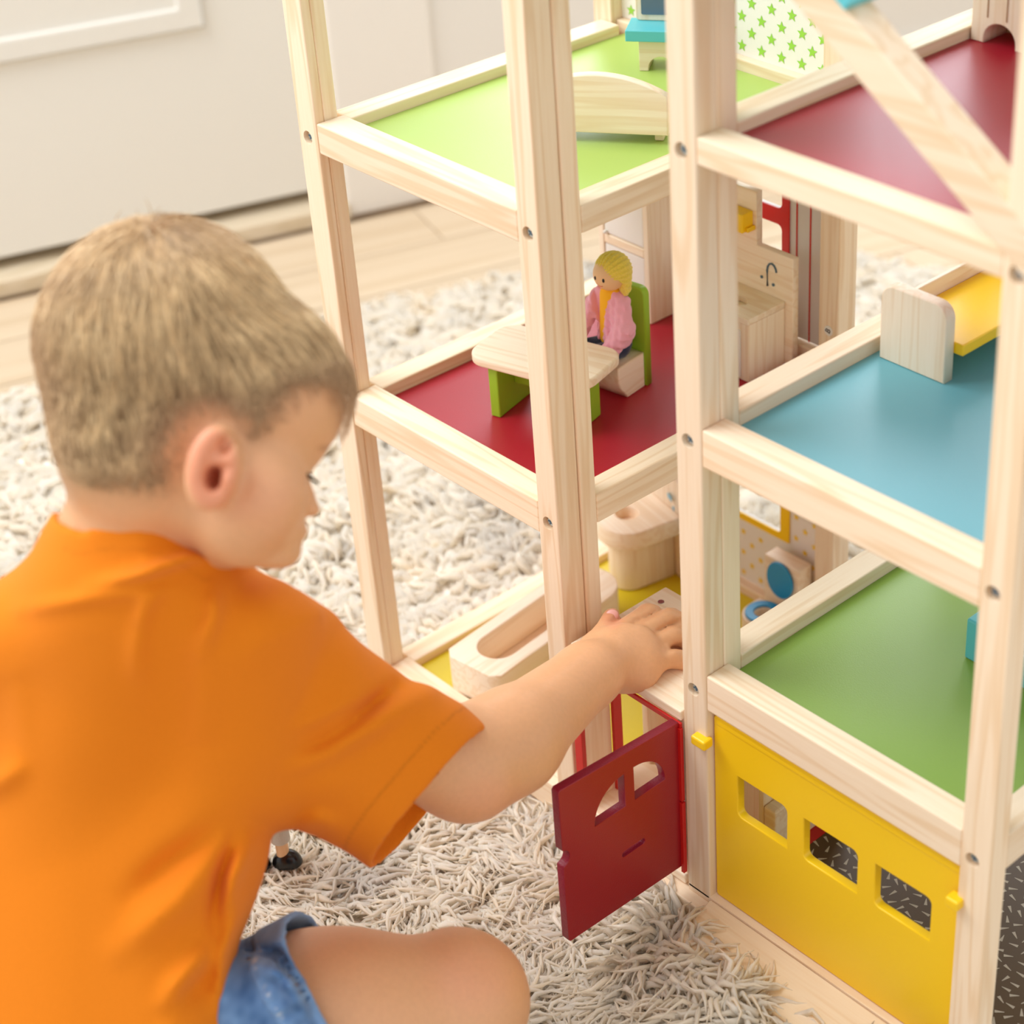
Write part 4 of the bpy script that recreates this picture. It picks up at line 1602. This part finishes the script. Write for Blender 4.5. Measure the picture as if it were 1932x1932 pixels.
pts, px, py, cl = strands(21000)
n = len(pts)
ang_ = np.arctan2(py - 470, px - 292)
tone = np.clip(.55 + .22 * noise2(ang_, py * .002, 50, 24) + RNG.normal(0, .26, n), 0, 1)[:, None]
tone = np.clip(tone + .22 * sstep(-py, -640, -440)[:, None], 0, 1)  # strands near the crown lightened in colour to stand for top glare
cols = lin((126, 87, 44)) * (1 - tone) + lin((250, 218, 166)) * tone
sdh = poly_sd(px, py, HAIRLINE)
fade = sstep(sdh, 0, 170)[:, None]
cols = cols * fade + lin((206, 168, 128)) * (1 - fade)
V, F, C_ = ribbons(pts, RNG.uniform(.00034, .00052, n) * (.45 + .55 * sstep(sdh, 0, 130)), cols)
# a few wisps standing at the crown
wp = []
for i in range(26):
    a = at(270 + RNG.uniform(-60, 90), 415 + RNG.uniform(-4, 30), 1.2 + RNG.uniform(-.02, .03))
    dv = np.array([RNG.normal(.2, .5), RNG.uniform(.5, 1.0), RNG.normal(0, .3)])
    if i == 0:
        a, dv = at(287, 412, 1.21), np.array([-.12, 1.0, 0])
    dv /= np.linalg.norm(dv)
    ln = .013 if i == 0 else RNG.uniform(.004, .009)
    bend = RNG.normal(0, .3)
    wp.append(np.stack([a + dv * ln * t + np.array([bend * ln * t * t, 0, 0]) for t in np.linspace(-.3, 1, 8)]))
Vw, Fw, Cw = ribbons(np.stack(wp), np.full(26, .0004), np.tile(lin((190, 158, 112)), (26, 1)))
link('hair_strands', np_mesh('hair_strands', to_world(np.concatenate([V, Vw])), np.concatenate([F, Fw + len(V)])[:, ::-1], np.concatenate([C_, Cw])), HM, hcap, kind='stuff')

# ---- clothes


class Sil:
    """soft body described by the cloth outline, with its own depth and thickness"""

    def __init__(s, poly, cap_px, T, depth, st=7, blur=2, folds=()):
        P = np.array(poly, float)
        s.x0, s.y0 = P.min(0) - 60
        nx, ny = ((P.max(0) + 60 - [s.x0, s.y0]) / st).astype(int) + 2
        gx, gy = np.meshgrid(s.x0 + np.arange(nx) * st, s.y0 + np.arange(ny) * st, indexing='ij')
        sd = poly_sd(gx, gy, poly)
        for _ in range(blur):
            b = np.pad(sd, 1, mode='edge')
            sd = (b[:-2, 1:-1] + b[2:, 1:-1] + b[1:-1, :-2] + b[1:-1, 2:] + 4 * sd) / 8
        s.sd, s.st, s.cap, s.T, s.depth = sd, st, cap_px, T, depth
        fd = np.zeros_like(gx)
        for pl_, amp, wd in folds:
            A = np.array(pl_, float)
            best = np.full(gx.shape, 1e9)
            tt = np.zeros_like(gx)
            for i in range(len(A) - 1):
                ab = A[i + 1] - A[i]
                t = np.clip(((gx - A[i][0]) * ab[0] + (gy - A[i][1]) * ab[1]) / (ab @ ab), 0, 1)
                dd = np.hypot(gx - A[i][0] - t * ab[0], gy - A[i][1] - t * ab[1])
                u = (i + t) / (len(A) - 1)
                tt = np.where(dd < best, u, tt)
                best = np.minimum(best, dd)
            fd += amp * np.exp(-(best / wd) ** 2) * np.sin(np.pi * np.clip(tt, .04, .96)) ** .6
        s.fd = fd

    def samp(s, A, px, py):
        x = np.clip((px - s.x0) / s.st, 0, A.shape[0] - 1.001)
        y = np.clip((py - s.y0) / s.st, 0, A.shape[1] - 1.001)
        i, j = x.astype(int), y.astype(int)
        u, v = x - i, y - j
        return A[i, j] * (1 - u) * (1 - v) + A[i + 1, j] * u * (1 - v) + A[i, j + 1] * (1 - u) * v + A[i + 1, j + 1] * u * v

    def __call__(s, X):
        px, py = pix(X)
        d = s.samp(s.sd, px, py)
        far = np.maximum(np.maximum(s.x0 - px, px - s.x0 - s.sd.shape[0] * s.st), np.maximum(s.y0 - py, py - s.y0 - s.sd.shape[1] * s.st))
        d = d - np.maximum(far, 0)
        dep = s.depth(px, py)
        sc = dep / FPX
        cp = s.cap * sc
        e = np.maximum(s.cap - d, 0) * sc
        e = np.where(d > s.cap, 0, e)
        fold = 2.1 * s.samp(s.fd, px, py) * (X[:, 2] < dep)
        w_ = (X[:, 2] - dep) * (cp / s.T)
        r = np.sqrt(e * e + w_ * w_) - cp - fold
        return r * min(1.0, s.T / (s.cap * 1.36 / FPX))


def dep_torso(px, py):
    return 1.285 + .085 * sstep(py, 990, 1500) + .05 * sstep(-px, -150, 350) + .02 * sstep(px, 420, 620)


def dep_sleeve(px, py):
    t = ((px - 480) * .93 + (py - 1250) * .37) / 420
    return 1.352 + .105 * np.clip(t, -.3, 1.6)


TORSO = [(-262, 1700), (-290, 1480), (-310, 1330), (-270, 1230), (-190, 1165), (-110, 1130), (0, 1092), (55, 1052), (150, 1000), (165, 900), (330, 900), (400, 1010), (432, 1042), (470, 1082), (540, 1098), (610, 1150),
         (620, 1460), (540, 1556), (513, 1572), (509, 1610), (496, 1660), (474, 1720), (450, 1775), (440, 1850), (462, 1932), (480, 2050), (440, 2150), (340, 2210), (100, 2230), (-120, 2200), (-230, 2100), (-262, 1900)]
SLEEVE = [(430, 1075), (520, 1096), (575, 1122), (625, 1154), (655, 1190), (690, 1220), (742, 1258), (775, 1284), (822, 1300), (872, 1328), (935, 1384), (990, 1440), (760, 1690), (700, 1640),
          (655, 1608), (560, 1560), (505, 1556), (450, 1480), (400, 1250)]
TF = [([(165, 1105), (260, 1085), (360, 1050), (420, 1050)], .007, 15), ([(40, 1150), (180, 1128), (330, 1110)], .004, 16),
      ([(262, 1180), (256, 1240), (262, 1300)], .005, 22), ([(300, 1120), (270, 1150), (262, 1200)], .004, 18),
      ([(30, 1280), (45, 1400), (0, 1480)], .0022, 30), ([(60, 1440), (10, 1470), (-60, 1500)], .005, 24),
      ([(420, 1560), (330, 1620), (250, 1690)], -.004, 26), ([(470, 1590), (440, 1660), (425, 1740)], .006, 16), ([(440, 1580), (415, 1650), (400, 1740)], -.004, 13),
      ([(400, 1780), (340, 1860), (310, 1930)], .006, 24), ([(390, 1830), (300, 1930)], -.004, 20), ([(400, 1110), (405, 1160), (380, 1230)], .004, 18),
      ([(230, 1790), (340, 1700), (420, 1600)], .004, 30), ([(460, 1690), (420, 1800), (410, 1900)], .005, 14), ([(370, 1160), (385, 1300), (380, 1420)], .003, 40)]
SF = [([(505, 1420), (600, 1390), (680, 1340), (745, 1298)], -.0075, 15), ([(520, 1385), (610, 1350), (700, 1300)], .004, 20), ([(510, 1460), (620, 1420), (720, 1360), (800, 1310)], .005, 22),
      ([(500, 1240), (530, 1190), (575, 1150)], -.003, 14), ([(530, 1290), (570, 1220), (630, 1170)], .003, 18),
      ([(560, 1560), (600, 1545), (640, 1560)], .003, 16), ([(498, 1220), (488, 1330), (486, 1440), (492, 1550)], -.0035, 7), ([(520, 1520), (600, 1480), (700, 1440)], .002, 40)]
TS = Sil(TORSO, 190, .092, dep_torso, folds=TF)
SS = Sil(SLEEVE, 130, .064, dep_sleeve, folds=SF)
HA, HB = at(920, 1370, 1.452), at(703, 1636, 1.444)
hem_n = np.cross(HB - HA, np.array([0.15, 0, 1.0]))
hem_n /= np.linalg.norm(hem_n)
if hem_n[0] < 0:
    hem_n = -hem_n
TRUNK = Prims()
TRUNK.p = SK_.p[NHEAD - 1:NHEAD + 5]
COLX = np.array([-600, 60, 110, 150, 185, 215, 260, 300, 330, 360, 385, 410, 440, 470, 1200.])
COLY = np.array([-900, 900, 985, 1003, 994, 990, 992, 1000, 1014, 1032, 1050, 1047, 1046, 900, -900.])


def smin(a, b, k):
    h_ = np.maximum(k - np.abs(a - b), 0) / k
    return np.minimum(a, b) - h_ * h_ * k * .25


def shirt(X):
    px, py = pix(X)
    a = smin(TS(X), TRUNK(X) - .0045, .012)
    yc = np.interp(px, COLX, COLY)
    back = X[:, 2] - (1.285 - .045)
    a = np.maximum(a, (yc - py + np.maximum(0, back) * -500) * hd / FPX * .8)
    b = SS(X)
    hd_ = (X - HA) @ hem_n
    b = np.maximum(b, hd_)
    r = smin(a, b, .012)
    r = np.maximum(r, -np.maximum(SS(X) + .0055, -(hd_ + .026)))
    return r


def shirt_cols(X):
    px, py = pix(X)
    c = np.tile(lin((223, 124, 21)), (len(X), 1))
    hd_ = (X - HA) @ hem_n
    st = np.exp(-((hd_ + .0205) / .0009) ** 2) * (px > 640)
    yc = np.interp(px, COLX, COLY)
    st = np.maximum(st, .6 * np.exp(-((py - yc - 44) / 3.0) ** 2) * (px < 400) * (px > 120) * (X[:, 2] < 1.3))
    c = c * (1 - .20 * st[:, None])
    return c


lo = np.array([at(-470, 0, 1.5)[0], at(0, 2200, 1.5)[1], 1.14])
hi = np.array([at(1000, 0, 1.5)[0], at(0, 880, 1.3)[1], 1.56])
V, F = nets(shirt, lo, hi, .0027)
V = relax(V, F, 2)
SHM = vcol('orange_jersey', 0.85, 0.35, 700, sheen=0.05, spec=0.15)
link('t_shirt', np_mesh('t_shirt', to_world(V), F[:, ::-1], shirt_cols(V)), SHM, BOY, label='orange short-sleeved T-shirt')


def dep_sh(px, py):
    return 1.415 + .03 * (px - 450) / 300


SHORT = [(300, 1740), (452, 1775), (500, 1752), (550, 1726), (590, 1700), (700, 1830), (800, 2010), (880, 2230), (250, 2260)]
SHF = [([(450, 1790), (520, 1800), (570, 1850), (600, 1930)], -.006, 13), ([(470, 1810), (540, 1840), (580, 1920)], .004, 20)]
SO = Sil(SHORT, 150, .104, dep_sh, folds=SHF)
KA, KB = at(550, 1728, 1.42), at(690, 1958, 1.42)
kn = np.cross(KB - KA, np.array([-.1, 0, 1.0]))
kn /= np.linalg.norm(kn)
if kn[0] < 0:
    kn = -kn


def shorts(X):
    hd_ = (X - KA) @ kn
    v = SO(X)
    cuff = sstep(hd_, -.0255, -.0235) * .0022
    rib = .0006 * np.sin(((X - KA) @ ((KB - KA) / np.linalg.norm(KB - KA))) * 520)
    v1 = np.maximum(v - cuff - rib * (hd_ > -.024), hd_)
    return np.maximum(v1, -np.maximum(v + .003, -(hd_ + .045)))


def shorts_cols(X):
    px, py = pix(X)
    hd_ = (X - KA) @ kn
    t = (.5 + .3 * noise2(X[:, 0], X[:, 1], 60, 160) + .15 * noise2(X[:, 0], X[:, 1], 61, 500))
    edge = np.exp(-((hd_ + .001) / .003) ** 2) + np.exp(-((hd_ + .0235) / .002) ** 2)
    t = np.clip(t + .5 * edge, 0, 1)[:, None]
    c = lin((58, 92, 138)) * (1 - t) + lin((120, 156, 200)) * t
    al = (X - KA) @ ((KB - KA) / np.linalg.norm(KB - KA))
    st = np.exp(-((hd_ + .0205) / .0006) ** 2) * (np.sin(al * 1700) > -.3)
    return c * (1 - .7 * st[:, None]) + lin((214, 214, 210)) * .7 * st[:, None]


lo = np.array([at(240, 0, 1.55)[0], at(0, 2260, 1.5)[1], 1.28])
hi = np.array([at(900, 0, 1.55)[0], at(0, 1690, 1.3)[1], 1.56])
V, F = nets(shorts, lo, hi, .0026)
V = relax(V, F, 1)
link('denim_shorts', np_mesh('denim_shorts', to_world(V), F[:, ::-1], shorts_cols(V)), vcol('denim', 0.85, 0.6, 900, sheen=0.1, spec=0.2), BOY, label='blue denim shorts with turned-up cuffs')
